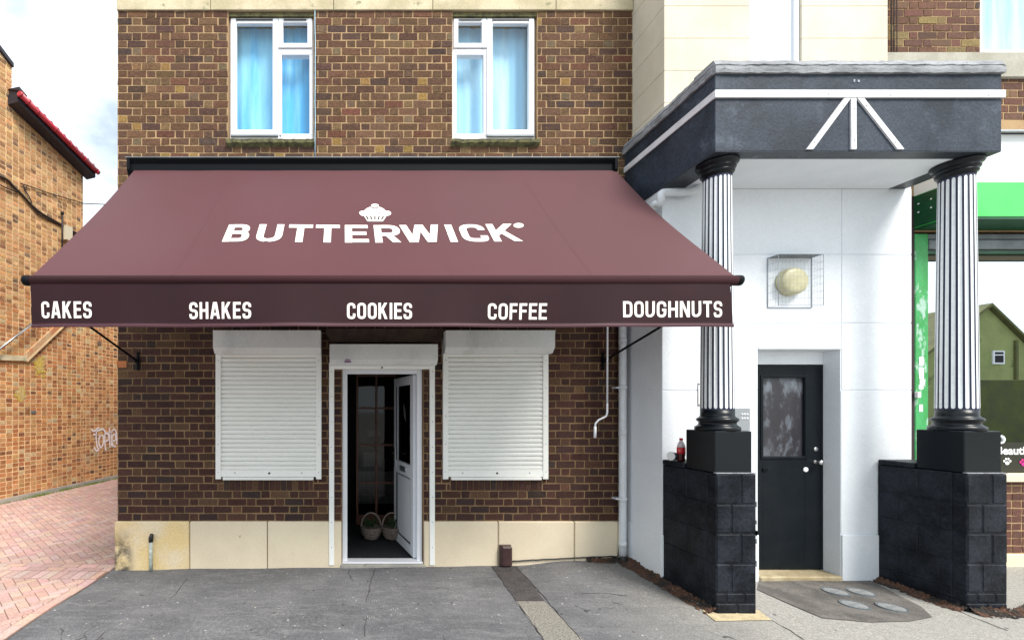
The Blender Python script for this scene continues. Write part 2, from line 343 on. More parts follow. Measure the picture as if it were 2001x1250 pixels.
def wall_holes(mb, x0, x1, z0, z1, holes, y0, y1):
    """front (y0) and back (y1) faces of a wall with rectangular openings, reveals included"""
    xs = sorted({x0, x1}|{h[0] for h in holes}|{h[1] for h in holes}); zs = sorted({z0, z1}|{h[2] for h in holes}|{h[3] for h in holes})
    def inside(x, z): return any(h[0] < x < h[1] and h[2] < z < h[3] for h in holes)
    for i in range(len(xs)-1):
        for j in range(len(zs)-1):
            a, b, c, d = xs[i], xs[i+1], zs[j], zs[j+1]
            if inside((a+b)/2, (c+d)/2): continue
            mb.add([(a,y0,c),(b,y0,c),(b,y0,d),(a,y0,d)], [(0,1,2,3)]); mb.add([(a,y1,c),(b,y1,c),(b,y1,d),(a,y1,d)], [(3,2,1,0)])
    for a, b, c, d in holes:
        mb.add([(a,y0,c),(a,y1,c),(a,y1,d),(a,y0,d)], [(0,1,2,3)]); mb.add([(b,y0,c),(b,y1,c),(b,y1,d),(b,y0,d)], [(3,2,1,0)])
        mb.add([(a,y0,d),(a,y1,d),(b,y1,d),(b,y0,d)], [(0,1,2,3)])
        if c > z0: mb.add([(a,y0,c),(a,y1,c),(b,y1,c),(b,y0,c)], [(3,2,1,0)])
    mb.add([(x0,y0,z0),(x0,y1,z0),(x0,y1,z1),(x0,y0,z1)], [(3,2,1,0)]); mb.add([(x1,y0,z0),(x1,y1,z0),(x1,y1,z1),(x1,y0,z1)], [(0,1,2,3)])
    mb.add([(x0,y0,z1),(x1,y0,z1),(x1,y1,z1),(x0,y1,z1)], [(0,1,2,3)])
    return mb
H = .0814
def pal(cols, r, j=.22):
    c = r.choices([c for c, w in cols], [w for c, w in cols])[0]; k = 1+r.uniform(-j, j)
    return tuple(max(.004, q*k*(1+r.uniform(-.06, .06))) for q in c)
def bricks(mb, o, u, n, L, z0, z1, palf, holes=(), ztop=None, P=.31, s=.21, jt=.0125, proud=.0035, r=R, english=False):
    """Flemish bond laid on the plane through o along u, facing n"""
    o = Vector(o); u = Vector(u); n = Vector(n); rows = int(math.ceil((z1-z0)/H-.2))
    for i in range(rows):
        za, zb = z0+i*H+jt/2, z0+(i+1)*H-jt/2
        if zb > z1: zb = z1
        if zb-za < .02: continue
        cuts = [(a, b) for a, b, c, d in holes if not (zb <= c+.012 or za >= d-.012)]
        x = -(.5*P if i % 2 else 0)-.05
        k = 0
        while x < L:
            w = s if k % 2 == 0 else P-s
            segs = [(max(0, x), min(L, x+w))]
            for a, b in cuts:
                ns = []
                for p, q in segs:
                    if q <= a or p >= b: ns.append((p, q)); continue
                    if p < a: ns.append((p, a))
                    if q > b: ns.append((b, q))
                segs = ns
            for p, q in segs:
                p2, q2 = p+jt/2, q-jt/2
                if q2-p2 < .02: continue
                if ztop and zb > ztop((p+q)/2): continue
                t = (palf(p, (za+zb)/2, r, k % 2 == 1) if palf is upal else palf(p, (za+zb)/2, r)); e = proud+r.uniform(-.002, .002)
                J = lambda: r.uniform(-.0035, .0035)
                ring = [(p2+J(), za+J()), (q2+J(), za+J()), (q2+J(), zb+J()), (p2+J(), zb+J())]
                vs = [o+u*a+n*(e+r.uniform(-.001, .001))+Vector((0,0,b)) for a, b in ring]+[o+u*a-n*.004+Vector((0,0,b)) for a, b in ring]
                fs = [(0,1,2,3),(0,4,5,1),(1,5,6,2),(2,6,7,3),(3,7,4,0)]
                if u.cross(Vector((0,0,1))).dot(n) < 0: fs = [f[::-1] for f in fs]
                mb.add(vs, fs, t)
            x += w; k += 1
    return mb
def clip(poly, ax, val, keep_less):
    out = []; n = len(poly)
    for i in range(n):
        a, b = poly[i], poly[(i+1) % n]
        ia = (a[ax] <= val) == keep_less or a[ax] == val; ib = (b[ax] <= val) == keep_less or b[ax] == val
        if ia: out.append(a)
        if ia != ib:
            t = (val-a[ax])/(b[ax]-a[ax]); out.append(tuple(a[q]+(b[q]-a[q])*t for q in range(len(a))))
    return out

# ------------------------------------------------------------------ lettering
def fillet(pts, r, closed=False):
    n = len(pts); out = []
    rs = r if isinstance(r, (list, tuple)) else [r]*n
    for i, p in enumerate(pts):
        if not closed and i in (0, n-1): out.append(p); continue
        a, b = pts[i-1], pts[(i+1) % n]; rr = rs[i]
        da = (a[0]-p[0], a[1]-p[1]); db = (b[0]-p[0], b[1]-p[1]); la, lb = math.hypot(*da), math.hypot(*db)
        rr = min(rr, la*.5 if (closed or 1 < i < n-2) else la*.9, lb*.5)
        if rr < 1e-3: out.append(p); continue
        s_ = (p[0]+da[0]/la*rr, p[1]+da[1]/la*rr); e = (p[0]+db[0]/lb*rr, p[1]+db[1]/lb*rr)
        for k in range(7):
            t = k/6; k1 = (1-t)**2; k2 = 2*t*(1-t); k3 = t*t
            q = .9
            k2w = k2*1.0
            out.append((s_[0]*k1+p[0]*k2w+e[0]*k3, s_[1]*k1+p[1]*k2w+e[1]*k3))
    return out
def ribbon(pts, h, closed=False):
    n = len(pts); offs = []
    for i, p in enumerate(pts):
        if closed: a, b = pts[i-1], pts[(i+1) % n]
        else: a, b = pts[max(i-1, 0)], pts[min(i+1, n-1)]
        d1 = (p[0]-a[0], p[1]-a[1]); d2 = (b[0]-p[0], b[1]-p[1])
        if d1 == (0, 0): d1 = d2
        if d2 == (0, 0): d2 = d1
        l1, l2 = math.hypot(*d1) or 1, math.hypot(*d2) or 1
        n1 = (-d1[1]/l1, d1[0]/l1); n2 = (-d2[1]/l2, d2[0]/l2); m = (n1[0]+n2[0], n1[1]+n2[1]); lm = math.hypot(*m) or 1
        m = (m[0]/lm, m[1]/lm); k = min(h/max(.35, m[0]*n1[0]+m[1]*n1[1]), h*1.6)
        offs.append(((p[0]+m[0]*k, p[1]+m[1]*k), (p[0]-m[0]*k, p[1]-m[1]*k)))
    q = []
    for i in range(n if closed else n-1):
        a, b = offs[i], offs[(i+1) % n]; q.append([a[1], b[1], b[0], a[0]])
    return q
def glyph(ch, w, t):
    h = t/2; r = .28; S = []
    def st(p, rr=0, cl=False): S.append((fillet(p, rr, cl) if rr else p, cl))
    if ch in 'CG':
        p = [(w-h,.66),(w-h,1-h),(h,1-h),(h,h),(w-h,h)]
        if ch == 'C': st(p+[(w-h,.34)], r)
        else: st(p+[(w-h,.5)], r); st([(w*.55,.46),(w,.46)])
    elif ch == 'O': st([(h,h),(w-h,h),(w-h,1-h),(h,1-h)], r, True)
    elif ch == 'S': st([(w-h,.70),(w-h,1-h),(h,1-h),(h,.5),(w-h,.5),(w-h,h),(h,h),(h,.30)], .2)
    elif ch == 'A': st([(h*.9,-.05),(w/2-.02,1.1)]); st([(w-h*.9,-.05),(w/2+.02,1.1)]); st([(w*.24,.27),(w*.76,.27)])
    elif ch == 'K': st([(h,0),(h,1)]); st([(h*1.2,.36),(w-h*.9,1.1)]); st([(w*.42,.58),(w-h*.8,-.1)])
    elif ch in 'EF':
        st([(h,0),(h,1)]); st([(t,1-h),(w,1-h)]); st([(t,.52),(w*.92,.52)])
        if ch == 'E': st([(t,h),(w,h)])
    elif ch == 'H': st([(h,0),(h,1)]); st([(w-h,0),(w-h,1)]); st([(t,.5),(w-t,.5)])
    elif ch == 'N': st([(h,0),(h,1)]); st([(w-h,0),(w-h,1)]); st([(h*.9,1.05),(w-h*.9,-.05)])
    elif ch == 'I': st([(w/2,0),(w/2,1)])
    elif ch == 'D': st([(h,h),(w-h,h),(w-h,1-h),(h,1-h)], [0,.33,.33,0], True)
    elif ch == 'U': st([(h,1),(h,h),(w-h,h),(w-h,1)], .3)
    elif ch == 'T': st([(0,1-h),(w,1-h)]); st([(w/2,0),(w/2,1-t)])
    elif ch == 'R':
        st([(h,0),(h,1)]); st([(t*.9,1-h),(w-h,1-h),(w-h,.46),(t*.9,.46)], .26); st([(w*.50,.48),(w-h*.9,-.1)])
    elif ch == 'B':
        st([(h,0),(h,1)]); st([(t*.9,1-h),(w-h*1.4,1-h),(w-h*1.4,.53),(t*.9,.53)], .2); st([(t*.9,.53),(w-h,.53),(w-h,h),(t*.9,h)], .24)
    elif ch == 'W': st([(h*.8,1.1),(w*.28,-.08)]); st([(w*.28,-.08),(w*.5,1.06)]); st([(w*.5,1.06),(w*.72,-.08)]); st([(w*.72,-.08),(w-h*.8,1.1)])
    elif ch == '7': st([(0,1-h),(w,1-h)]); st([(w-h*.6,1-t),(w*.35,-.1)])
    elif ch == 'J': st([(w-h,1),(w-h,h),(h,h),(h,.3)], .2)
    return S
def letter(mb, ch, x0, x1, y0, y1, t, surf, eps0=.0):
    """a letter filling x0..x1, y0..y1; t = stroke in metres; surf maps (x, y, lift) to a point"""
    Hh = y1-y0; w = (x1-x0)/Hh
    for k, (p, cl) in enumerate(glyph(ch, w, t/Hh)):
        for q in ribbon(p, t/Hh/2, cl):
            q = clip(clip(q, 1, 0, False), 1, 1, True)
            if len(q) < 3: continue
            mb.add([surf(x0+a*Hh, y0+b*Hh, .0006*k+eps0) for a, b in q], [tuple(range(len(q)))])
WID = dict(C=.60,A=.68,K=.66,E=.54,S=.60,H=.62,O=.62,I=.2,F=.52,D=.62,U=.62,G=.62,N=.64,T=.58)
def word(mb, s, x0, x1, y0, y1, surf, t=.2, gap=.13):
    Hh = y1-y0; tot = sum(WID[c] for c in s)+gap*(len(s)-1); k = (x1-x0)/(tot*Hh); x = x0
    for c in s:
        w = WID[c]*Hh*k; letter(mb, c, x, x+w, y0, y1, t*Hh, surf); x += w+gap*Hh*k
def text_mesh(mb, body, size, place, offset=0., sx=1.):
    c = bpy.data.curves.new('txt', 'FONT'); c.body = body; c.size = size; c.offset = offset; c.resolution_u = 3
    o = bpy.data.objects.new('txt', c); COL.objects.link(o)
    me = o.to_mesh(depsgraph=bpy.context.evaluated_depsgraph_get())
    mb.add([place(v.co.x*sx, v.co.y) for v in me.vertices], [tuple(p.vertices) for p in me.polygons])
    o.to_mesh_clear(); bpy.data.objects.remove(o); bpy.data.curves.remove(c)

# ------------------------------------------------------------------ ground
AN = [(-2.45,0,-.07),(-6,3.3,-.1),(-5.6,6,-.1),(-6,0,-.085),(-4,2,-.09),(-2.5,-1.5,-.03),(-1.2,0,-.05),(0,0,-.04),(1,0,-.03),(1.7,0,-.02),(2.6,-.02,.035),
      (2.98,-.03,.045),(2.95,-.5,.02),(3.0,-.9,.0),(3.0,-1.2,-.01),(3.4,-1.2,-.01),(5.13,-1.2,.01),(5.4,-1.2,.01),(4.4,-.54,.03),(3.6,-.54,.03),(5.3,-.54,.03),(6.5,-.1,-.04),
      (8,0,-.03),(5,-2,0),(3.5,-2,0),(2,-2,0),(0,-1.7,-.01),(1,-1,-.01),(-3,5,-.095),(-3,-3,0),(0,-4,0),(6,-4,0),(-6,-3,-.03),(4.3,-1.0,.01)]
def gz(x, y):
    a = b = 0
    for X, Y, Z in AN:
        w = 1/((x-X)**2+(y-Y)**2+.015)**1.5; a += w*Z; b += w
    z = a/b
    far = max(0, min(1, (math.hypot(x, y)-9)/10)); return z*(1-far)-.09*far*(1 if y > 0 else .3)
def rng(a, b, s): 
    n = int(round((b-a)/s)); return [a+(b-a)*i/n for i in range(n+1)]
xs = [-120,-60,-30,-18,-12]+rng(-9, 10, .125)+[12,16,22,34,60,120]
ys = [-120,-60,-30,-16,-9,-6]+rng(-4.5, 1.0, .125)+rng(1.4, 10, .5)[0:]+[14,20,30,60,120]
gb = MB(); gv = [(x, y, gz(x, y)) for y in ys for x in xs]; nx = len(xs)
gb.add(gv, [(j*nx+i, j*nx+i+1, (j+1)*nx+i+1, (j+1)*nx+i) for j in range(len(ys)-1) for i in range(nx-1)], None, True)
struct(gb.build('pavement', m_asphalt))
def sheet(poly, lift, step=.1):
    """polygon sheet draped on the ground"""
    mb = MB(); x0 = min(p[0] for p in poly); x1 = max(p[0] for p in poly); y0 = min(p[1] for p in poly); y1 = max(p[1] for p in poly)
    X = rng(x0, x1, step) if x1-x0 > step else [x0, x1]; Y = rng(y0, y1, step) if y1-y0 > step else [y0, y1]
    def cc(p, sub):   # clip cell by convex polygon p
        n = len(p)
        for i in range(n):
            a, b = p[i], p[(i+1) % n]; out = []
            f = lambda q: (b[0]-a[0])*(q[1]-a[1])-(b[1]-a[1])*(q[0]-a[0])
            for k in range(len(sub)):
                s_, e = sub[k], sub[(k+1) % len(sub)]; fs_, fe = f(s_), f(e)
                if fs_ >= 0: out.append(s_)
                if (fs_ >= 0) != (fe >= 0):
                    t = fs_/(fs_-fe); out.append((s_[0]+(e[0]-s_[0])*t, s_[1]+(e[1]-s_[1])*t))
            sub = out
            if len(sub) < 3: return []
        return sub
    a = sum(poly[i][0]*poly[(i+1) % len(poly)][1]-poly[(i+1) % len(poly)][0]*poly[i][1] for i in range(len(poly)))
    if a < 0: poly = poly[::-1]
    for i in range(len(X)-1):
        for j in range(len(Y)-1):
            c = cc(poly, [(X[i],Y[j]),(X[i+1],Y[j]),(X[i+1],Y[j+1]),(X[i],Y[j+1])])
            if len(c) >= 3: mb.add([(p[0], p[1], gz(*p)+lift) for p in c], [tuple(range(len(c)))])
    return mb
# alley paving
struct(sheet([(-9.5,-4.4),(-2.49,-4.4),(-2.49,10),(-9.5,10)], .004, .4).build('paver_bed', m_sand))
pv = MB()
PP = [((.50,.325,.275),5),((.47,.30,.26),4),((.53,.36,.31),3),((.44,.295,.27),2),((.49,.35,.31),2)]
def paver(poly, x0, x1, y0, y1):
    g = .0045
    for ax, v, k in ((0,x0,False),(0,x1,True),(1,y0,False),(1,y1,True)):
        poly = clip(poly, ax, v, k)
        if len(poly) < 3: return
    cx = sum(p[0] for p in poly)/len(poly); cy = sum(p[1] for p in poly)/len(poly)
    z = gz(cx, cy)+.010+R.uniform(-.0015, .0015); tx, ty = R.uniform(-.012, .012), R.uniform(-.012, .012)
    top = [(p[0], p[1], gz(p[0], p[1])*.5+gz(cx, cy)*.5+.010+(p[0]-cx)*tx+(p[1]-cy)*ty) for p in poly]
    n = len(top); pv.add(top+[(a,b,c-.012) for a,b,c in top], [tuple(range(n))]+[((i+1) % n, i, i+n, (i+1) % n+n) for i in range(n)], pal(PP, R, .09))
def rot(x, y, a, cx, cy): return (cx+x*math.cos(a)-y*math.sin(a), cy+x*math.sin(a)+y*math.cos(a))
def herring(x0, x1, y0, y1, ang):
    W = .086; g = .0038; cx, cy = (x0+x1)/2, (y0+y1)/2; Rr = math.hypot(x1-x0, y1-y0)/2+.3; n = int(Rr/W)+2
    for i in range(-n, n):
        for j in range(-n, n):
            for (a, b, c, d) in (((i)*W, j*W, 2, 1), ) if (i-j) % 4 == 0 else (((i)*W, j*W, 1, 2), ) if (i-j) % 4 == 3 else ():
                q = [(a+g, b+g), (a+c*W-g, b+g), (a+c*W-g, b+d*W-g), (a+g, b+d*W-g)]
                q = [rot(p[0], p[1], ang, cx, cy) for p in q]
                mx = sum(p[0] for p in q)/4; my = sum(p[1] for p in q)/4
                if x0-.2 < mx < x1+.2 and y0-.2 < my < y1+.2: paver(q, x0, x1, y0, y1)
herring(-7.4, -2.52, .13, 8.5, math.radians(45))
herring(-6.2, -2.60, -2.6, -.30, math.radians(45))
for k in range(60):                                     # running and soldier rows across the alley, edging beside the asphalt
    for j in (0, 1):
        x = -7.4+k*.2+(.1 if j else 0); y = -.075+.1*j
        paver([(x+.004,y+.004),(x+.196,y+.004),(x+.196,y+.096),(x+.004,y+.096)], -7.4, -2.50, -1, 1)
    for q in (0, 1):
        x = -7.4+(2*k+q)*.1
        if x < -2.55: paver([(x+.004,-.285),(x+.096,-.285),(x+.096,-.088),(x+.004,-.088)], -7.4, -2.52, -1, 1)
    y = -.30-.2*(k+1)
    if y > -4: paver([(-2.594,y+.004),(-2.503,y+.004),(-2.503,y+.196),(-2.594,y+.196)], -9, 0, -9, 9)
struct(pv.build('alley_paving', m_paver))
# trench repair across the pavement, porch patch and covers
def GP(px, py):
    y = 0; x = 0; z = 0
    for _ in range(6): d = F*(CZ-z)/(py-795); y = d-D; x = (px-670)/F*d; z = gz(x, y)
    return (x, y)
struct(sheet([GP(962,1106),GP(1008,1174),GP(1064,1174),GP(1010,1106)], .004, .08).build('trench_repair', m_trench))
struct(sheet([GP(1008,1174.5),GP(1100,1300),GP(1190,1300),GP(1064,1174.5)], .004, .08).build('gravel_strip', m_gravel))
ed = MB()
for a, b in (((960,1106),(1064,1250)), ((1012,1110),(1136,1250))):
    p, q = Vector(GP(*a)), Vector(GP(*b)); n = 26; pts = []
    for i in range(n+1):
        v = p+(q-p)*(i/n); v.x += R.uniform(-.008, .008); pts.append((v.x, v.y, gz(v.x, v.y)+.001))
    ed.tube(pts, [R.uniform(.003, .0075) for _ in pts], 6)
struct(ed.build('trench_edge_crack', m_trench))
porch = [GP(1484,1132),GP(1480,1152),GP(1608,1208),GP(1700,1216),GP(1780,1214),GP(1822,1206),GP(1800,1185),GP(1700,1134)]
struct(sheet([(p[0], p[1]) for p in porch], .006, .08).build('porch_patch', m_patch))
struct(sheet([GP(1372,1192),GP(1398,1214),GP(1508,1212),GP(1482,1192)], .006, .05).build('pier_footing', M('cream_footing', (.55,.45,.28), (.40,.33,.2), scale=9, rough=.9, bump=.6, fine=.2)))
for i, (px, py, r_, lab) in enumerate(((1633,1157,.066,'grey oval access cover nearest the black door'), (1683,1158,.066,'grey access cover beside the white door reveal'),
                              (1670,1183,.068,'pale access cover in the middle front of the porch patch'), (1743,1188,.068,'grey access cover nearest the right black pier'))):
    x, y = GP(px, py); r_ = .078; z = gz(x, y)
    t = thing('access_cover', lab, 'manhole cover', (x, y, z), 'small access covers in the porch floor')
    MB().lathe([(.002,.012),(r_,.012),(r_+.002,.004)], (x,y,z), 32, smooth=False).build('lid', m_cover, t)
    MB().lathe([(r_+.003,.003),(r_+.003,.015),(r_+.012,.015),(r_+.013,.003)], (x,y,z), 32, smooth=False).build('rim', m_grey, t)
ck = MB()
for path in ([(733,1106),(729,1122),(724,1136),(722,1150),(717,1168),(715,1176)], [(716,1205),(713,1222),(712,1250)], [(368,1128),(352,1146),(343,1160),(330,1172)], [(206,1232),(196,1244),(185,1252)],
             [(1488,1200),(1520,1218),(1545,1232),(1580,1256)], [(1840,1178),(1900,1205),(1990,1240)], [(1120,1160),(1180,1158),(1240,1166)]):
    pts = []
    for (a, b), (c, d) in zip(path, path[1:]):
        for k in range(4):
            x, y = GP(a+(c-a)*k/4+R.uniform(-1.2, 1.2), b+(d-b)*k/4); pts.append((x, y, gz(x, y)+.0015))
    ck.tube(pts, [R.uniform(.0015, .0045) for _ in pts], 5)
struct(ck.build('pavement_cracks', m_trench))
sf_ = MB()
for cx_, cy_, n_, a_ in ((735,1172,4,.5),(768,1190,5,.35),(722,1206,5,.4),(772,1148,3,.6),(596,1198,2,1.2),(552,1182,2,1.4),(1462,1160,2,.2),(850,1178,2,.9)):
    for k in range(n_):
        x0_, y0_ = GP(cx_+k*4.2-8, cy_+R.uniform(-3, 3)); l_ = R.uniform(.012, .026); ca, sa = math.cos(a_+1.2), math.sin(a_+1.2); w2 = .0035
        P = [(x0_-ca*l_-sa*w2, y0_-sa*l_+ca*w2), (x0_+ca*l_-sa*w2*.4, y0_+sa*l_+ca*w2*.4), (x0_+ca*l_+sa*w2*.4, y0_+sa*l_-ca*w2*.4), (x0_-ca*l_+sa*w2, y0_-sa*l_-ca*w2)]
        sf_.add([(p[0], p[1], gz(*p)+.003) for p in P], [(0,1,2,3)][::-1]); sf_.f[-1] = sf_.f[-1][::-1]
struct(sf_.build('pavement_scuffs', M('pale_scuff', (.30,.30,.30), rough=.9, fine=.3)))
# loose grit: pale chips, and the dirt strip beside the left pier
gr = MB()
def chip(mb, x, y, s, lift=0):
    z = gz(x, y)+lift; vs = []; 
    for k in range(5):
        t = k*1.2566+R.uniform(-.3, .3); vs.append((x+math.cos(t)*s*R.uniform(.6, 1.2), y+math.sin(t)*s*R.uniform(.6, 1.2), z))
    vs.append((x, y, z+s*R.uniform(.3, .7))); mb.add(vs, [(k, (k+1) % 5, 5) for k in range(5)])
for _ in range(240): chip(gr, R.uniform(-2.3, 5.9), -R.random()**1.6*1.9-.05, R.uniform(.003, .009), .002)
for _ in range(120): chip(gr, R.gauss(2.75, .28), R.uniform(-1.1, -.08), R.uniform(.002, .006), .002)
for px, py, s in ((1467/1,1180,.006),(208,1128,.016),(1636,1231,.018),(1466,1180,.01),(498,1155,.01)): chip(gr, *GP(px, py), s, .003)
tag(gr.build('grit', m_concrete), 'pale chips of grit scattered over the asphalt pavement', 'grit', None, 'stuff')
dm = MB()
def dirt_ribbon(p, q, wa, wb, side, hgt=.03, n=60):
    p, q = Vector(p), Vector(q); nv = 8; vs = []; w_ = 0
    for i in range(n+1):
        t = i/n; c = p+(q-p)*t; w_ = w_*.6+R.uniform(-.022, .022)*.8; wd_ = max(.015, wa+(wb-wa)*t+w_)
        for j in range(nv+1):
            u = j/nv; x = c.x+side[0]*wd_*u; y = c.y+side[1]*wd_*u
            h_ = .004+(hgt*(1-u)**1.4*R.uniform(.5, 1.3)+.014*R.random()*(1-u)) if j < nv else -.002
            vs.append((x, y, gz(x, y)+h_))
    f = [(i*(nv+1)+j, (i+1)*(nv+1)+j, (i+1)*(nv+1)+j+1, i*(nv+1)+j+1) for i in range(n) for j in range(nv)]
    dm.add(vs, f)
    for _ in range(int((q-p).length*190)):
        t = R.random(); u = R.random()**.7*1.15; c = p+(q-p)*t; wd_ = wa+(wb-wa)*t
        chip(dm, c.x+side[0]*wd_*u, c.y+side[1]*wd_*u, R.choice([.005,.006,.008,.012,.018]), .004+.02*(1-min(1,u)))
dirt_ribbon((3.064,-.03,0), (3.066,-1.15,0), .15, .075, (-1,0), .04)
dirt_ribbon((2.62,-.034,0), (3.04,-.034,0), .05, .12, (0,-1), .02, 24)
dirt_ribbon((5.126,-.545,0), (5.126,-1.15,0), .06, .09, (-1,0), .03)
dirt_ribbon((5.13,-1.148,0), (5.46,-1.148,0), .09, .10, (0,-1), .03, 30)
dirt_ribbon((5.46,-1.16,0), (6.3,-.85,0), .05, .07, (.3,-1), .015, 50)
tag(dm.build('dirt_strip', m_dirt), 'brown dirt and rubble gathered along the foot of the black piers', 'dirt', None, 'stuff')

# ------------------------------------------------------------------ shop building
XL, XR = -2.445, 3.144
shop = thing('shop_building', 'brown brick shop with two upper windows behind the plum awning', 'building', (0, 0, 0))
ZB, ZT = PZ(1017), PZ(23)
def pxr(a, b, c, d, Y=0): return (PX(a, Y), PX(b, Y), PZ(d, Y), PZ(c, Y))
W1 = pxr(446,613,23,277); W2 = pxr(884,1050,23,277); DO = (PX(668), PX(827), -.3, PZ(720))
ZM = ZB+H*34
wall = MB(); wall_holes(wall, XL, XR, ZM, 7.6, [W1, W2], 0, .25); wall.build('wall', m_mortar, shop)
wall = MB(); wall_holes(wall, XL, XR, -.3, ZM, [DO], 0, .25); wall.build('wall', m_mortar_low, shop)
SB = (PX(437), PX(612), ZB+4*H, ZB+6*H); SB2 = (PX(880), PX(1060), ZB+4*H, ZB+6*H)
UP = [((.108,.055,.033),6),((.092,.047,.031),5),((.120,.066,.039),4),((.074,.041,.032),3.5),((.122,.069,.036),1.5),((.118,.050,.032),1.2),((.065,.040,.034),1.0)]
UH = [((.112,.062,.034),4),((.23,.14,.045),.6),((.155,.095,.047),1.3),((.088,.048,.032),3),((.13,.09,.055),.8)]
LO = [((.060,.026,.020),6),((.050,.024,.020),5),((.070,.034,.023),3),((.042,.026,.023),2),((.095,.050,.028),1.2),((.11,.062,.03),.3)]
def upal(u, z, r, hd=False): return pal(UH if hd else UP, r, .18)
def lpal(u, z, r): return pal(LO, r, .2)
ZM = ZB+H*34          # upper bricks start behind the awning
hl = [(h[0]-XL, h[1]-XL, h[2], h[3]) for h in (W1, W2, DO, SB, SB2)]
ub = MB(); bricks(ub, (XL,0,0), (1,0,0), (0,-1,0), XR-XL, ZM, ZT, upal, hl); ub.build('brickwork', m_brick, shop)
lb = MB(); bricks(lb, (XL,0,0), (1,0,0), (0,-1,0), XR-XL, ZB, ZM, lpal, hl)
for a, b, c, d in (SB, SB2):
    x = a
    while x < b-.03:
        w = .062; e = -.007-R.uniform(0, .004)
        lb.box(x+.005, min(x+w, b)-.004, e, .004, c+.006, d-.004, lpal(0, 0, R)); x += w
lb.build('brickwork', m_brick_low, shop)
sw = MB(); bricks(sw, (XL,8,0), (0,-1,0), (-1,0,0), 8, ZB, 7.6, lpal if False else upal, ()); sw.build('side_brickwork', m_brick, shop)
each(MB().box(XL, XL+.25, .25, 8, -.3, 7.6).box(XR-.25, XR, .25, 8, -.3, 7.6).box(XL, XR, 8, 8.25, -.3, 7.6), 'outer_wall', m_mortar, shop)
MB().box(XL-.05, XR, -.05, 8.3, 7.6, 7.75).build('roof', m_grey, shop)
# stone band above the windows
bd = MB(); xb = [XL-.006, PX(412), PX(652), PX(845), PX(1085), XR-.002]
for a, b in zip(xb, xb[1:]): bd.box(a+.003, b-.003, -.02, .02, ZT+.002, ZT+.42, bev=.004)
bd.build('stone_band', m_band, shop)
upb = MB(); bricks(upb, (XL,0,0), (1,0,0), (0,-1,0), XR-XL, ZT+.43, 7.6, upal); upb.build('parapet_brickwork', m_brick, shop)
# stone base
bj = [226,372,523,668]
s1 = MB()
for a in (372, 523, 972, 1120):
    MB().box(PX(a)-.006, PX(a)+.006, -.016, -.002, -.3, ZB-.006).build('joint', m_joint, shop)
MB().box(XL-.004, XL+.10, -.009, .05, PZ(718), PZ(705)).build('orange_corner_brick', M('orange_corner_paint', (.50,.16,.05), (.40,.14,.05), scale=20, rough=.8, fine=.2), shop)
for a, b in zip(bj[1:], bj[2:]): s1.box(PX(a)+.005, PX(b)-.003, -.03, .03, -.3, ZB-.002, bev=.008)
for a, b in ((827,972),(972,1120),(1120,1212)): s1.box(PX(a)+.004, PX(b)-.004, -.03, .03, -.3, ZB-.002, bev=.008)
each(s1, 'stone_base', m_base, shop)
MB().box(PX(226), PX(372)-.004, -.03, 1.2, -.3, ZB-.002, bev=.012).build('stone_base', m_basestain, shop, 'yellow and black stained corner stone')
wi = MB().tube([(PX(616)+R.uniform(-.003,.003), -.012, 6.6-i*.2) for i in range(12)], .004, 5); tag(wi.build('thin_wire', m_curtB), 'thin pale wire running down the brickwork beside the left upper window', 'wire')
# door head stone under the awning
MB().prism([(PX(638),PZ(645)),(PX(866),PZ(645)),(PX(866),PZ(655)),(PX(858),PZ(671)),(PX(648),PZ(671)),(PX(638),PZ(655))], -.10, .02).build('door_head', M('brown_lintel', (.045,.024,.018), (.07,.045,.03), scale=8, rough=.8, bump=.8, fine=.3), shop)

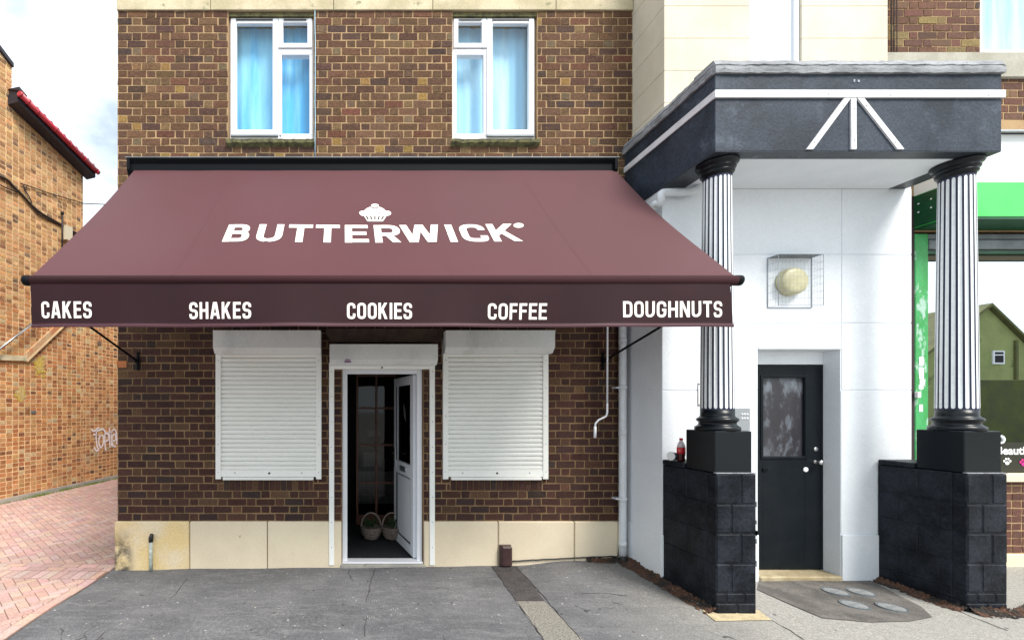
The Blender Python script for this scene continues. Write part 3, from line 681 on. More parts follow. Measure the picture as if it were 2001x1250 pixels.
def frame_ring(mb, x0, x1, z0, z1, w, y0, y1, wb=None, bev=.006):
    wb = w if wb is None else wb
    mb.box(x0, x0+w, y0, y1, z0, z1, bev=bev); mb.box(x1-w, x1, y0, y1, z0, z1, bev=bev)
    mb.box(x0+w-.002, x1-w+.002, y0+.001, y1-.001, z1-w, z1-.0005, bev=bev); mb.box(x0+w-.002, x1-w+.002, y0+.001, y1-.001, z0+.0005, z0+wb, bev=bev)
def window(rect, mirror, curt, lab):
    x0, x1, z0, z1 = rect; Y = .045
    g = lambda p: (PX(p, Y) if not mirror else x0+x1-(PX(p, Y)))
    f = MB(); za, zb = PZ(275, Y), PZ(31, Y)
    frame_ring(f, x0+.004, x1-.004, za, zb, .045, Y, Y+.07)
    # middle post and transom; casements stand proud
    cx = PX(540, Y)-PX(446, Y); cx = x1-cx if mirror else x0+cx
    f.box(cx-.022, cx+.022, Y+.002, Y+.068, za+.04, zb-.04, bev=.004)
    w = f.build('window', m_upvc, shop, lab)
    a, b = (x0+.02, cx+.01) if not mirror else (cx-.01, x1-.02)
    c = MB(); frame_ring(c, a, b, PZ(266, Y), PZ(38, Y), .062, Y-.018, Y+.03); c.build('casement', m_upvc, w)
    e, h = (cx+.012, x1-.02) if not mirror else (x0+.02, cx-.012)
    c = MB(); frame_ring(c, e, h, PZ(96, Y), PZ(38, Y), .052, Y-.018, Y+.03, .055); c.build('fanlight', m_upvc, w)
    c = MB(); c.box(e-.002, h+.002, Y-.004, Y+.06, PZ(108, Y), PZ(97, Y), bev=.004)
    c.box(e, e+.035, Y-.002, Y+.05, PZ(264, Y), PZ(108, Y)).box(h-.028, h, Y-.002, Y+.05, PZ(264, Y), PZ(108, Y)).box(e+.03, h-.02, Y-.003, Y+.05, PZ(272, Y), PZ(262, Y))
    c.build('transom', m_upvc, w)
    pn = MB(); pn.add([(x0+.03,Y+.02,za+.03),(x1-.03,Y+.02,za+.03),(x1-.03,Y+.02,zb-.03),(x0+.03,Y+.02,zb-.03)], [(0,1,2,3)]); pn.build('pane', m_paneglass, w)
    v = MB()
    for p, q in ((a+.06, b-.06), (e+.06, h-.06)):
        m_ = (p+q)/2; hw = (q-p)/2*1.0; v.box(m_-hw, m_+hw, Y-.026, Y-.014, PZ(43.5, Y), PZ(41.2, Y))
    each(v, 'trickle_vent', m_black, w)
    k = MB(); n = 60; vs = []
    for i in range(n+1):
        x = x0+(x1-x0)*i/n; yy = Y+.16+.006*math.sin(i*.75)+.008*math.sin(i*.31+1)
        vs += [(x, yy, z0-.02), (x, yy+.004, z1+.02)]
    k.add(vs, [(2*i, 2*i+2, 2*i+3, 2*i+1) for i in range(n)], None, True); k.build('curtain', curt, w)
    # bottom drip gasket
    MB().box(a, b, Y-.022, Y+.0, PZ(268.5, Y), PZ(266.6, Y)).build('gasket', m_grey, w)
window(W1, False, m_curtA, 'white framed upper window with deep blue panes')
window(W2, True, m_curtB, 'white framed upper window with pale blue panes')
for r_, lab in ((W1, 'left'), (W2, 'right')):
    s_ = MB(); n = 26; x0, x1 = r_[0]-.012, r_[1]+.012; vs = []
    for i in range(n+1):
        x = x0+(x1-x0)*i/n; j = R.uniform(-.006, .006); dz = R.uniform(-.006, .006)
        vs += [(x,-.055+j,r_[2]-.002),(x,-.05+j,r_[2]-.035+dz),(x,.0,r_[2]-.062+dz),(x,.03,r_[2]-.05),(x,.03,r_[2]+.004)]
    s_.add(vs, [(5*i+k, 5*i+5+k, 5*i+5+(k+1) % 5, 5*i+(k+1) % 5) for i in range(n) for k in range(5)])
    s_.add([vs[k] for k in range(5)], [(0,1,2,3,4)]); s_.add([vs[5*n+k] for k in range(5)], [(4,3,2,1,0)])
    s_.build('window_sill', m_sillm, shop)
    MB().box(r_[0], r_[1], .01, .06, PZ(30.5), ZT-.001).build('lintel_shade', m_sillm, shop)  # lintel shadow made as a dark strip over the window frame
# glazed shop door, standing open inwards
df = MB(); Yd = .04; x0, x1 = PX(668)+.003, PX(827)-.003; zt = PZ(720, Yd)
wdf = .057
df.box(x0, x0+wdf, Yd, Yd+.07, -.045, zt, bev=.006).box(x1-wdf, x1, Yd, Yd+.07, -.045, zt, bev=.006).box(x0+wdf-.002, x1-wdf+.002, Yd+.001, Yd+.069, zt-wdf, zt-.001, bev=.006)
dfo = df.build('door_frame', m_upvc, shop)
MB().box(x0-.02, x1+.02, -.045, Yd+.08, -.06, -.005, bev=.006).build('threshold', m_concrete, dfo)
MB().box(x0, x1, -.01, Yd+.08, -.005, .012, bev=.003).build('threshold', m_upvc, dfo)
hx, hy = x1-wdf-.002, Yd+.075; Ln = .735; ang = math.radians(95)   # leaf direction from the hinge
dx, dy = math.cos(ang+math.radians(5)), math.sin(ang+math.radians(5))
ux = Vector((dx, dy, 0)).normalized(); nn_ = Vector((-ux.y, ux.x, 0)); 
if nn_.x > 0: nn_ = -nn_
def leafbox(mb, a, b, z0, z1, t0, t1):      # a,b along the leaf from the hinge; t = out of the face toward the doorway
    P = []
    for z in (z0, z1):
        for t in (t0, t1):
            for q in (a, b): v = Vector((hx, hy, 0))+ux*q+nn_*t; P.append((v.x, v.y, z))
    mb.add(P, [(0,2,3,1),(4,5,7,6),(0,1,5,4),(2,6,7,3),(0,4,6,2),(1,3,7,5)])
lf = MB(); zt2 = zt-wdf-.006; zb2 = .018
leafbox(lf, 0, .10, zb2, zt2, -.03, .03); leafbox(lf, Ln-.10, Ln, zb2, zt2, -.03, .03)
leafbox(lf, .099, Ln-.099, zt2-.10, zt2-.001, -.029, .029); leafbox(lf, .099, Ln-.099, .88, 1.03, -.029, .029); leafbox(lf, .099, Ln-.099, zb2+.001, zb2+.12, -.029, .029)
lfo = lf.build('door', m_upvc, shop)
q = MB(); leafbox(q, .1, Ln-.1, zb2+.12, .88, -.016, .016); leafbox(q, .14, Ln-.14, zb2+.16, .84, .016, .022); q.build('lower_panel', m_upvc, lfo)
q = MB()
for a_, b_, c_, d_ in ((.1,.108,.12,.88),(Ln-.108,Ln-.1,.12,.88),(.1,Ln-.1,.132,.142),(.1,Ln-.1,.87,.88),(.1,.106,1.03,zt2-.1),(Ln-.106,Ln-.1,1.03,zt2-.1)): leafbox(q, a_, b_, c_, d_, .017, .0305)
q.build('glazing_gasket', m_black, lfo)
q = MB(); leafbox(q, .1, Ln-.1, 1.03, zt2-.1, -.003, .003); q.build('door_glass', glass('dark_door_glass', .05, (1,1,1), (.08,.08,.1)), lfo)
q = MB(); leafbox(q, .26, .48, .925, .985, .029, .036); q.build('letterbox', m_chrome, lfo)
q = MB(); leafbox(q, .28, .46, .94, .97, .036, .038); q.build('letter_flap', m_grey, lfo)
q = MB(); leafbox(q, Ln-.065, Ln-.035, .93, 1.17, .029, .036); leafbox(q, Ln-.16, Ln-.04, 1.10, 1.12, .06, .075); leafbox(q, Ln-.058, Ln-.042, 1.10, 1.12, .03, .07)
leafbox(q, Ln-.16, Ln-.04, 1.10, 1.12, -.075, -.06); leafbox(q, Ln-.058, Ln-.042, 1.10, 1.12, -.07, -.03); leafbox(q, Ln-.065, Ln-.035, .93, 1.17, -.036, -.029)
q.build('handle', m_chrome, lfo)
q = MB(); P = []
for a_, z_ in ((.32,1.50),(.40,1.58),(.43,1.74),(.35,1.66)): v = Vector((hx,hy,0))+ux*a_+nn_*.006; P.append((v.x,v.y,z_))
q.add(P, [(0,1,2,3)]); q.build('sticker', m_grey, lfo)
# hall inside
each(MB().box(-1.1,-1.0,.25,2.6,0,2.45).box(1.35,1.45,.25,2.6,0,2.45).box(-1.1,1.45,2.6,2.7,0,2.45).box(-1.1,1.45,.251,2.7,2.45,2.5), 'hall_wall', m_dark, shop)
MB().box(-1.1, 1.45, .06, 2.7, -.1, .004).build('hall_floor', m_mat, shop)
idr = MB(); Yi = 1.45; g = lambda p: PX(p, Yi); gzz = lambda p: PZ(p, Yi)
for a in (698, 735.5, 773): idr.box(g(a)-.016, g(a)+.016, Yi, Yi+.04, .02, 2.2, bev=.004)
for a in (797, 869, 943): idr.box(g(698), g(773), Yi+.002, Yi+.038, gzz(a)-.016, gzz(a)+.016)
idr.box(g(698), g(773), Yi+.002, Yi+.038, 2.12, 2.2).box(g(698), g(773), Yi+.002, Yi+.038, .02, .16)
ido = idr.build('inner_door', m_wood, shop)
MB().add([(g(698),Yi+.02,.02),(g(773),Yi+.02,.02),(g(773),Yi+.02,2.2),(g(698),Yi+.02,2.2)], [(0,1,2,3)]).build('inner_glass', glass('inner_glass', .025, (1,1,1), (.6,.6,.6)), ido)
til = MB()
for i in range(7):
    for j in range(4): til.box(g(700)+i*.085, g(700)+i*.085+.08, 2.2, 2.22, .15+j*.13, .15+j*.13+.124)
til.build('wall_tile', M('dim_wall_tile', (.20,.19,.19), rough=.3, fine=.05), shop)
each(MB().box(.30,.62,2.0,2.15,.75,1.0,bev=.02).box(.38,.60,2.0,2.15,1.22,1.34,bev=.02), 'counter_box', M('dim_counter', (.14,.14,.15), rough=.4), shop)
# baskets
def basket(px, lab):
    Y = .78; x = PX(px, Y); t = thing('basket', lab, 'basket', (x, Y, .004), 'wicker baskets inside the shop door')
    b = MB(); pr = []
    for i in range(11):
        a = -math.pi/2+i*(math.pi/2)/10; pr.append((max(.02, .128*math.cos(a)), .165+.16*math.sin(a)))
    pr += [(.134,.175),(.125,.18),(.118,.17),(.10,.12)]
    b.lathe(pr, (x, Y, .004), 28)
    bo = b.build('bowl', m_wick, t)
    MB().tube([(x+.125*math.cos(a), Y, .004+.17+.18*math.sin(a)) for a in [math.pi*i/16 for i in range(17)]], .011, 8).build('handle', m_wick, t)
    w = MB()
    for k in range(5): w.tube([(x+(.131*math.sqrt(max(0,1-((.165-z)/.165)**2))+.002)*math.cos(a), Y+(.131*math.sqrt(max(0,1-((.165-z)/.165)**2))+.002)*math.sin(a), .004+z) for z in (.04+.03*k,) for a in [2*math.pi*i/24 for i in range(25)]], .006, 5)
    w.build('weave', m_wick, bo)
    l = MB()
    for _ in range(60):
        a = R.uniform(0, 6.28); rr = R.uniform(0, .09); hh = R.uniform(.02, .15); b0 = Vector((x+rr*math.cos(a), Y+rr*math.sin(a), .17)); tip = b0+Vector((math.cos(a)*.05, math.sin(a)*.05, hh)); s_ = Vector((-math.sin(a), math.cos(a), 0))*.008
        mid = (b0+tip)/2+Vector((0,0,.02)); l.add([b0, mid-s_, tip, mid+s_], [(0,1,2,3)])
    l.build('greenery', m_leaf, t)
basket(725, 'pale wicker basket with greenery, in full view at the left inside the doorway')
basket(766, 'wicker basket with greenery, half hidden behind the open white door')

# ------------------------------------------------------------------ roller shutters
def shutter(bx0, bx1, by0, by1, sx0, sx1, syb, rail, lab, door=False, smut=True):
    Yb = -.19; t = thing('roller_shutter', lab, 'roller shutter', (PX((bx0+bx1)/2), 0, PZ(syb)), 'white roller shutters under the awning')
    x0, x1 = PX(bx0, Yb)+.02, PX(bx1, Yb)-.005; z1, z0 = PZ(by0, Yb), PZ(by1, Yb)
    zc = z0+(z1-z0)*.25
    prof = [(-.0,z1),(Yb,z1),(Yb-.004,z1-.01),(Yb,zc),(Yb+.05,z0),(0,z0)]
    b = MB().prismx(prof, x0, x1); b.prismx([(.0,z1+.003),(Yb-.008,z1+.003),(Yb-.008,z1-.014),(Yb-.0045,z1-.014),(Yb-.0045,z1-.0005),(0,z1-.0005)], x0-.002, x1+.002)
    bo = b.build('housing', m_shutbox, t)
    for s_ in (x0-.004, x1): MB().prismx([(0,z1-.002),(Yb+.002,z1-.002),(Yb+.004,zc),(Yb+.054,z0+.004),(0,z0+.004)], s_, s_+.004).build('end_cap', m_shutbox, bo)
    Yr = -.045
    zr = PZ(syb+(2 if not door else 0), Yr)
    for a, b_ in ((PX(sx0, Yr), PX(sx0+rail, Yr)), (PX(sx1-rail, Yr), PX(sx1, Yr))):
        ro = MB().box(a, b_, Yr, -.007, zr, z0+.03, bev=.003).build('guide_rail', m_shut, t)
        sc_ = MB(); z = z0-.06
        while z > zr+.05: sc_.lathe([(.0045,0),(.0045,.002),(.001,.003)], ((a+b_)/2, Yr-.0002, z), 8, 'y'); z -= .3 if not door else .27
        each(sc_, 'screw', m_grey, ro)
    if not door:
        a, b_ = PX(sx0+rail, -.03)-.004, PX(sx1-rail, -.03)+.004; zb = PZ(syb-16, -.03); n = 26; ph = (z0+.02-zb)/n
        m = MB(); vs = []; prof = []
        for i in range(n):
            z = zb+i*ph
            for q, yy in ((0,-.008),(.07,-.026),(.3,-.032),(.55,-.034),(.80,-.032),(.89,-.026),(.93,-.008)): prof.append((yy, z+q*ph))
        vs = [(x, y, z) for y, z in prof for x in (a, b_)]
        m.add(vs, [(2*i, 2*i+1, 2*i+3, 2*i+2) for i in range(len(prof)-1)]); m.build('slat_curtain', m_shut, t)
        bb = MB().box(a, b_, -.038, -.012, PZ(syb-3, -.03), zb+.002, bev=.003); bo2 = bb.build('bottom_slat', m_shut, t)
        MB().lathe([(.011,0),(.011,.004),(.004,.005)], ((a+b_)/2+.01, -.038, zb-.032), 14, 'y').build('lock', m_black, bo2)
        k = MB()
        for s_ in (-.36, .36): k.lathe([(.008,0),(.007,.002)], ((a+b_)/2+s_, -.038, zb-.03), 10, 'y')
        each(k, 'rivet', m_wire, bo2)
        MB().box(a+.03, b_-.03, -.055, -.01, PZ(syb+3, -.03), PZ(syb-3, -.03)-.003, bev=.004).build('bottom_bar', m_shut, t)
    else:
        a, b_ = PX(sx0+rail, -.04), PX(sx1-rail, -.04)
        bb = MB().box(a-.003, b_+.003, -.036, -.012, z0-.035, z0+.01, bev=.003).build('bottom_slat', m_shut, t)
        MB().lathe([(.010,0),(.010,.004)], ((a+b_)/2, -.036, z0-.018), 14, 'y').build('lock', m_black, bb)
        st = MB().box(PX(673,Yb), PX(686,Yb), Yb-.003, Yb-.0005, PZ(708,Yb), PZ(705,Yb)); st.box(PX(674.5,Yb), PX(684,Yb), Yb-.003, Yb-.0005, PZ(703.5,Yb), PZ(701.5,Yb))
        st.build('sticker', M('red_blue_sticker', (.35,.02,.09), (.12,.1,.3), scale=60, rough=.4), bo)
shutter(413, 627, 646, 690, 421, 628, 934, 10.5, 'white roller shutter with closed slats left of the doorway')
shutter(868, 1085, 646, 689, 866, 1072, 934, 10.5, 'white roller shutter with closed slats right of the doorway')
shutter(641, 856, 673, 712, 643, 850, 1104, 10, 'raised white roller shutter framing the open shop door', True)

# ------------------------------------------------------------------ awning
aw = thing('awning', 'plum fabric awning with cream lettering over the shop front', 'awning', (0, 0, 2.6))
Yc = -.17
cas = MB(); c0, c1 = PX(249, Yc), PX(1206, Yc)
cas.prismx([(-.01,PZ(311,Yc)),(Yc,PZ(311,Yc)),(Yc-.012,PZ(313,Yc)),(Yc,PZ(316,Yc)),(Yc+.012,PZ(319,Yc)),(Yc+.012,PZ(333,Yc)),(Yc+.05,PZ(335,Yc)),(-.01,PZ(335,Yc))], c0+.03, c1-.03)
co = cas.build('cassette', m_blackmetal, aw)
for a in (c0, c1-.03): MB().prismx([(-.01,PZ(310,Yc)),(Yc-.016,PZ(310,Yc)),(Yc-.016,PZ(332,Yc)),(Yc+.02,PZ(343,Yc)),(-.01,PZ(343,Yc))], a, a+.03).build('end_bracket', m_blackmetal, co)
MB().box(c0-.015, c1+.015, Yc-.02, -.012, PZ(310,Yc)+.001, PZ(310,Yc)+.010).build('rain_cap', m_grey, co)
A0 = (-.155, PZ(333, -.155)); A1 = (-1.575, PZ(541, -1.575)); AL = math.hypot(A1[0]-A0[0], A1[1]-A0[1])
an = Vector((0, (A1[1]-A0[1]), -(A1[0]-A0[0])))/AL          # outward normal (up and to the street)
def axl(v): return (PX(262, A0[0]))*(1-v)+PX(60.5, A1[0])*v
def axr(v): return (PX(1203, A0[0]))*(1-v)+PX(1437, A1[0])*v
def aw_pt(x, v, lift=0.):
    """x metres across, v = 0 at the cassette .. 1 at the front bar"""
    u = (x-axl(v))/(axr(v)-axl(v))
    sag = -.028*math.sin(math.pi*min(1, max(0, v)))+.005*math.sin(u*17+v*3+math.sin(u*5))*math.sin(math.pi*v)+.005*math.sin(u*7-v*6)*v*(1-v*.6)+.0025*math.sin(u*41+v*9)*max(0,.35-v)
    return Vector((x, A0[0]+(A1[0]-A0[0])*v, A0[1]+(A1[1]-A0[1])*v))+an*(sag+lift)
nu, nv = 120, 30
fb = MB(); vs = []
for j in range(nv+1):
    v = j/nv
    for i in range(nu+1): vs.append(aw_pt(axl(v)+(axr(v)-axl(v))*i/nu, v))
top = len(vs); vs += [p-an*.004 for p in vs[:top]]
W_ = nu+1
fs = [(j*W_+i, j*W_+i+W_, j*W_+i+W_+1, j*W_+i+1) for j in range(nv) for i in range(nu)]
fs += [tuple(k+top for k in f[::-1]) for f in fs[:nu*nv]]
fb.add(vs, fs, None, True)
fo = fb.build('fabric', m_fabric, aw)
se = MB()
for k in (.2, .4, .6, .8):
    vs = []
    for j in range(nv+1):
        v = .01+.98*j/nv
        for s_ in (-.011, .011): vs.append(aw_pt(axl(v)+(axr(v)-axl(v))*k+s_, v, .0009))
    se.add(vs, [(2*j, 2*j+2, 2*j+3, 2*j+1) for j in range(nv)], None, True)
each(se, 'seam', m_fabric, fo)
def v_at(py):
    lo, hi = 0, 1
    for _ in range(40):
        v = (lo+hi)/2; Y = A0[0]+(A1[0]-A0[0])*v; Z = A0[1]+(A1[1]-A0[1])*v
        y = 795-F*(Z-CZ)/(Y+D)
        if y < py: lo = v
        else: hi = v
    return v
def aw_x(px, v): return (px-670)/F*(A0[0]+(A1[0]-A0[0])*v+D)
vt, vb = v_at(433.5), v_at(468.5); vm = (vt+vb)/2
lt = MB()
surf = lambda x, y, e: aw_pt(x, 1-y/AL, .003+e)       # y measured up the slope from the bar
for ch, a, b in (('B',440,488),('U',502,552),('T',562,610),('T',616,664),('E',674,720),('R',732,783),('W',784,862),('I',871,893),('C',901,951),('K',958,1014)):
    letter(lt, ch, aw_x(a, vm), aw_x(b, vm), (1-vb)*AL, (1-vt)*AL, .060, surf)
lt.build('lettering', m_cream, fo, 'cream shop name across the awning')
# cupcake emblem and little smile
def ap(px, py, e): v = v_at(py); return aw_pt(aw_x(px, v), v, e)
em = MB()
def em_poly(mb, pts, e): mb.add([ap(x, y, e) for x, y in pts], [tuple(range(len(pts)))[::-1]])
dome = [(718+0,407)]; dome = []
for k in range(13): a = math.pi*(1-k/12); dome.append((733+24*math.cos(a), 413-15.5*math.sin(a)))
em_poly(em, dome+[(757,416),(709,416)], .0032)
rim = [(702,411),(703,408),(706,406.5),(711,406),(757,406),(761,406.5),(764,408.5),(765,411),(763,414),(757,415.8),(750,415.6),(745,414.6),(741,416.4),(735,416.6),(731,415.2),(727,416.6),(720,416.4),(716,414.8),(712,416),(706,415.2)]
em_poly(em, rim, .0038)
em_poly(em, [(711,415.5),(717,424.5),(719,426.4),(748,426.4),(750,424.5),(756,415.5)], .0044)
em_poly(em, [(733+8*math.cos(a), 397.3+4*math.sin(a)) for a in [2*math.pi*k/16 for k in range(16)]], .0050)
emo = em.build('emblem', m_cream, fo, 'cream cupcake emblem above the shop name')
ln_ = MB()
def em_line(x0, y0, x1, y1, w=.55): 
    dx_, dy_ = x1-x0, y1-y0; l = math.hypot(dx_, dy_); nx_, ny_ = -dy_/l*w, dx_/l*w
    em_poly(ln_, [(x0+nx_,y0+ny_),(x1+nx_,y1+ny_),(x1-nx_,y1-ny_),(x0-nx_,y0-ny_)], .0062)
for a, b in ((716,720),(724.5,726.5),(733,733),(741.5,739.5),(750,746)): em_line(a, 416.2, b, 423.2, 1.35)
for x, y in ((719.5,404),(726.5,407.5),(735.5,404.5),(745.5,403.5),(715.5,409.5),(742,410),(752.5,410)): em_line(x-.9, y, x+.9, y, .9)
arc = [(733+8.3*math.cos(a), 397.3+4.2*math.sin(a)) for a in [math.pi*k/8 for k in range(9)]]
for p, q_ in zip(arc, arc[1:]): em_line(*p, *q_, .6)
ln_.build('emblem_line', m_val, fo)
sm = MB(); em_poly(sm, [(1014.5+10*math.cos(a), 436.6+4.8*math.sin(a)) for a in [2*math.pi*k/20 for k in range(20)]], .0035)
sm.build('emblem', m_cream, fo, 'tiny cream smiling face after the last letter')
ln_ = MB(); arc = [(1014.5+5*math.cos(a), 437.0+2.2*math.sin(a)) for a in [math.pi*(.1+.8*k/6) for k in range(7)]]
for p, q_ in zip(arc, arc[1:]): em_line(*p, *q_, .55)
em_line(1010.8, 434.6, 1012.2, 434.6, .5); em_line(1016.8, 434.6, 1018.2, 434.6, .5)
ln_.build('emblem_line', m_val, fo)
# front bar and valance
Yf = -1.585; zf = PZ(548, Yf); rb = .036
MB().tube([(PX(60,Yf), Yf, zf), (PX(1437,Yf), Yf, zf)], rb, 20).build('front_bar', m_barfab, aw)
for a, b in ((46,62),(1435,1446.5)): MB().tube([(PX(a,Yf), Yf, zf),(PX(a,Yf)+.008, Yf, zf),(PX(b,Yf), Yf, zf)], [rb*.8, rb*1.02, rb*1.02], 20).build('bar_end_cap', m_blackmetal, aw)
Yv = Yf-.022; zv1, zv0 = zf-.012, PZ(638, Yv)
def val_pt(x, z, lift=0.):
    t = (zv1-z)/(zv1-zv0); u = (x+2.3)
    y = Yv+.016*math.sin(u*2.1)*t+.009*math.sin(u*5.3+1)*t*t+.004*math.sin(u*11+2)*t
    k = 1 if x > 0 else -1; edge = max(0, abs(x-.28)-2.35)
    y += edge*.12*t
    return Vector((x+(.0), y-lift, z))
vl = MB(); nu, nv = 140, 12; vs = []
def vx(i, t): a = PX(58.5+(-2.5 if t > .5 else 0)*t, Yv); b = PX(1424+11*t**.6, Yv); return a+(b-a)*i/nu
for j in range(nv+1):
    t = j/nv
    for i in range(nu+1): vs.append(val_pt(vx(i, t), zv1+(zv0-zv1)*t))
n0 = len(vs); vs += [(p[0], p[1]+.003, p[2]) for p in vs[:n0]]; W_ = nu+1
fs = [(j*W_+i, j*W_+i+W_, j*W_+i+W_+1, j*W_+i+1) for j in range(nv) for i in range(nu)]; fs += [tuple(k+n0 for k in f[::-1]) for f in fs]
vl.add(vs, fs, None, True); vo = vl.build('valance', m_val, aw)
hm = MB()
for za, zb_ in ((zv0-.002, zv0+.022), (zv0+.026, zv0+.0285)):
    vs = []
    for i in range(nu+1):
        x = vx(i, 1)
        vs += [tuple(val_pt(x, za, .004)), tuple(val_pt(x, (za+zb_)/2, .008 if zb_-za > .01 else .005)), tuple(val_pt(x, zb_, .003))]
    hm.add(vs, [(3*i+k, 3*i+3+k, 3*i+4+k, 3*i+1+k) for i in range(nu) for k in range(2)], None, True)
hm.build('hem', m_hem, vo)
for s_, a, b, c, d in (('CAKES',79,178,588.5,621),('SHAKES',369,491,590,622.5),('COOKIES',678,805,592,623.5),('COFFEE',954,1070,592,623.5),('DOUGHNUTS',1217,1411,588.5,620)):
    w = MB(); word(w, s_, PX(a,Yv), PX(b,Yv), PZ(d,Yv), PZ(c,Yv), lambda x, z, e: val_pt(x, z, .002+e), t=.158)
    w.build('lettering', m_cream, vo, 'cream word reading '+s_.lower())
for a, b in (((268,705),(52,551)), ((1180,705),(1441,551))):
    p = Vector((PX(a[0], -.03), -.03, PZ(a[1], -.03))); q_ = Vector((PX(b[0], Yf), Yf+.03, zf-.01))
    ar = MB().tube([p, q_], .011, 10).build('support_arm', m_blackmetal, aw)
    br = MB().box(p.x-.012, p.x+.012, -.022, -.006, p.z-.10, p.z+.10, bev=.003).box(p.x-.02, p.x+.02, -.05, -.02, p.z-.025, p.z+.025, bev=.003)
    br.build('wall_bracket', m_blackmetal, ar)
def sm3(pts, k=5):
    out = []
    for i in range(len(pts)-1):
        p0, p1, p2, p3 = pts[max(0,i-1)], pts[i], pts[i+1], pts[min(len(pts)-1,i+2)]
        for j in range(k):
            t = j/k; out.append(tuple(.5*(2*p1[q]+(p2[q]-p0[q])*t+(2*p0[q]-5*p1[q]+4*p2[q]-p3[q])*t*t+(3*p1[q]-p0[q]-3*p2[q]+p3[q])*t**3) for q in (0,1,2)))
    return out+[pts[-1]]
# winding handle hanging from the awning
wh = MB(); xh = PX(1187, -.16); Yh = -.16
pts = [(xh, Yh, 4.1), (xh, Yh, PZ(640,Yh)), (xh-.002, Yh, PZ(788,Yh))]
wh.tube(pts, .009, 8)
who = wh.build('winding_rod', m_upvc); tag(who, 'thin white awning winding rod with cranked end hanging by the right bracket', 'winding rod')
hb = MB().tube([(xh-.002,Yh,PZ(788,Yh)),(xh-.003,Yh,PZ(806,Yh)),(xh-.015,Yh,PZ(813,Yh)),(PX(1170,Yh),Yh,PZ(820,Yh)),(PX(1163.5,Yh),Yh,PZ(827,Yh)),(PX(1163,Yh),Yh,PZ(835,Yh))], .010, 8)
hb.tube([(PX(1163,Yh),Yh,PZ(833,Yh)),(PX(1162.5,Yh),Yh,PZ(855,Yh))], .0135, 10); hb.build('crank_grip', m_upvc, who)

# ------------------------------------------------------------------ fittings on the shop wall
v = thing('vent_cover', 'brown plastic vent cover at the foot of the cream stone base', 'vent cover', (PX(984), -.03, PZ(1100)))
MB().box(PX(974), PX(995), -.10, -.028, PZ(1101), PZ(1062), bev=.016).build('cover', m_brownbox, v)
MB().box(PX(973), PX(996), -.045, -.029, PZ(1102), PZ(1061), bev=.006).build('flange', m_brownbox, v)
p = thing('vent_pipe', 'short pale green pipe stub with black cap on the stained corner stone', 'pipe', (PX(295,-.06), -.06, PZ(1113,-.06)))
MB().tube([(PX(295,-.06),-.06,PZ(1114,-.06)),(PX(295,-.06),-.06,PZ(1056,-.06))], .019, 12).build('pipe', m_palepipe, p)
MB().tube([(PX(295,-.06),-.06,PZ(1058,-.06)),(PX(295,-.06),-.06,PZ(1050,-.06)),(PX(297,-.06),-.065,PZ(1043,-.06))], [.023,.025,.018], 12).build('cap', m_black, p)
c = MB(); pts = []
for i in range(31):
    px = 998+(1208-998)*i/30; py = 1099-11*(i/30)**.7-2+R.uniform(-.6, .6); pts.append((PX(px,-.045), -.045, PZ(py,-.045)))
pts.append((PX(1211,-.045),-.045,PZ(1060,-.045)))
tag(c.tube(pts, .007, 6).build('ground_cable', m_black), 'black cable run along the foot of the cream base to the corner', 'cable')
dp = thing('downpipe', 'white downpipe in the corner between brickwork and white side wall', 'downpipe', (PX(1216,-.07), -.07, .05))
xd = PX(1216.5, -.07)
MB().tube(sm3([(xd,-.07,PZ(1088,-.07)),(xd,-.07,2.0),(xd,-.07,3.0),(xd,-.07,3.15),(xd+.015,-.12,3.28),(2.985,-.50,PZ(410,-.5)),(3.01,-.59,PZ(395,-.6)),(PX(1292,-.61),-.61,PZ(379,-.61)),(PX(1310,-.61),-.61,PZ(376,-.61)),(PX(1348,-.61),-.61,PZ(375,-.61)),(PX(1362,-.61),-.61,PZ(370,-.61)),(PX(1367,-.61),-.61,3.80)]), .036, 14).build('pipe', m_pipe, dp)
k = MB()
for y in (665, 756, 845, 975, 1062): k.tube([(xd,-.07,PZ(y+5,-.07)),(xd,-.07,PZ(y-5,-.07))], .0385, 14)
each(k, 'collar', m_pipe, dp)
k = MB()
for y in (757, 974): k.box(xd-.075, xd+.05, -.078, -.0, PZ(y+1.5,-.07), PZ(y-1.5,-.07))
each(k, 'bracket', m_pipe, dp)
MB().tube([(xd,-.07,PZ(1084,-.07)),(xd,-.075,PZ(1092,-.07)),(xd+.01,-.10,PZ(1099,-.07))], .036, 12).build('shoe', m_black, dp)

# ------------------------------------------------------------------ entrance block
eb = thing('entrance_block', 'white painted entrance wall with black door and beige stone upper bay', 'building', (4.2, -.4, 0))
YW = -.536
dr = (PX(1480,YW), PX(1642,YW), -.3, PZ(683,YW))
XB0, XB1 = 3.067, PX(1780, YW)
w = MB(); wall_holes(w, XB0, XB1, -.3, 4.3, [dr], YW, YW+.45)
w.build('wall', m_white, eb)
MB().box(XB0+.004, XB1-.004, YW+.45, .5, -.3, 4.3).build('rear_wall', m_white, eb)
pn = MB(); e = .006
rows = [3.785, PZ(498,YW), PZ(631,YW)]
zj = [PZ(1043,YW), PZ(900,YW), PZ(762,YW), PZ(631,YW), PZ(498,YW), 3.787]
xa, xb_, xc = XB0+.001, dr[0], dr[1]+.006
g = .0045
def panel(a, b, c, d): pn.box(a, b, YW-e, YW+.01, c, d, bev=.002)
for c_, d_ in zip(zj[3:], zj[4:]): panel(xa, xc-g, c_+g, d_-g); panel(xc+g, XB1-.001, c_+g, d_-g)
panel(xa, dr[0]-.002, zj[2]+g-.0, zj[3]-g); panel(xc+g, XB1-.001, zj[2]+g, zj[3]-g)
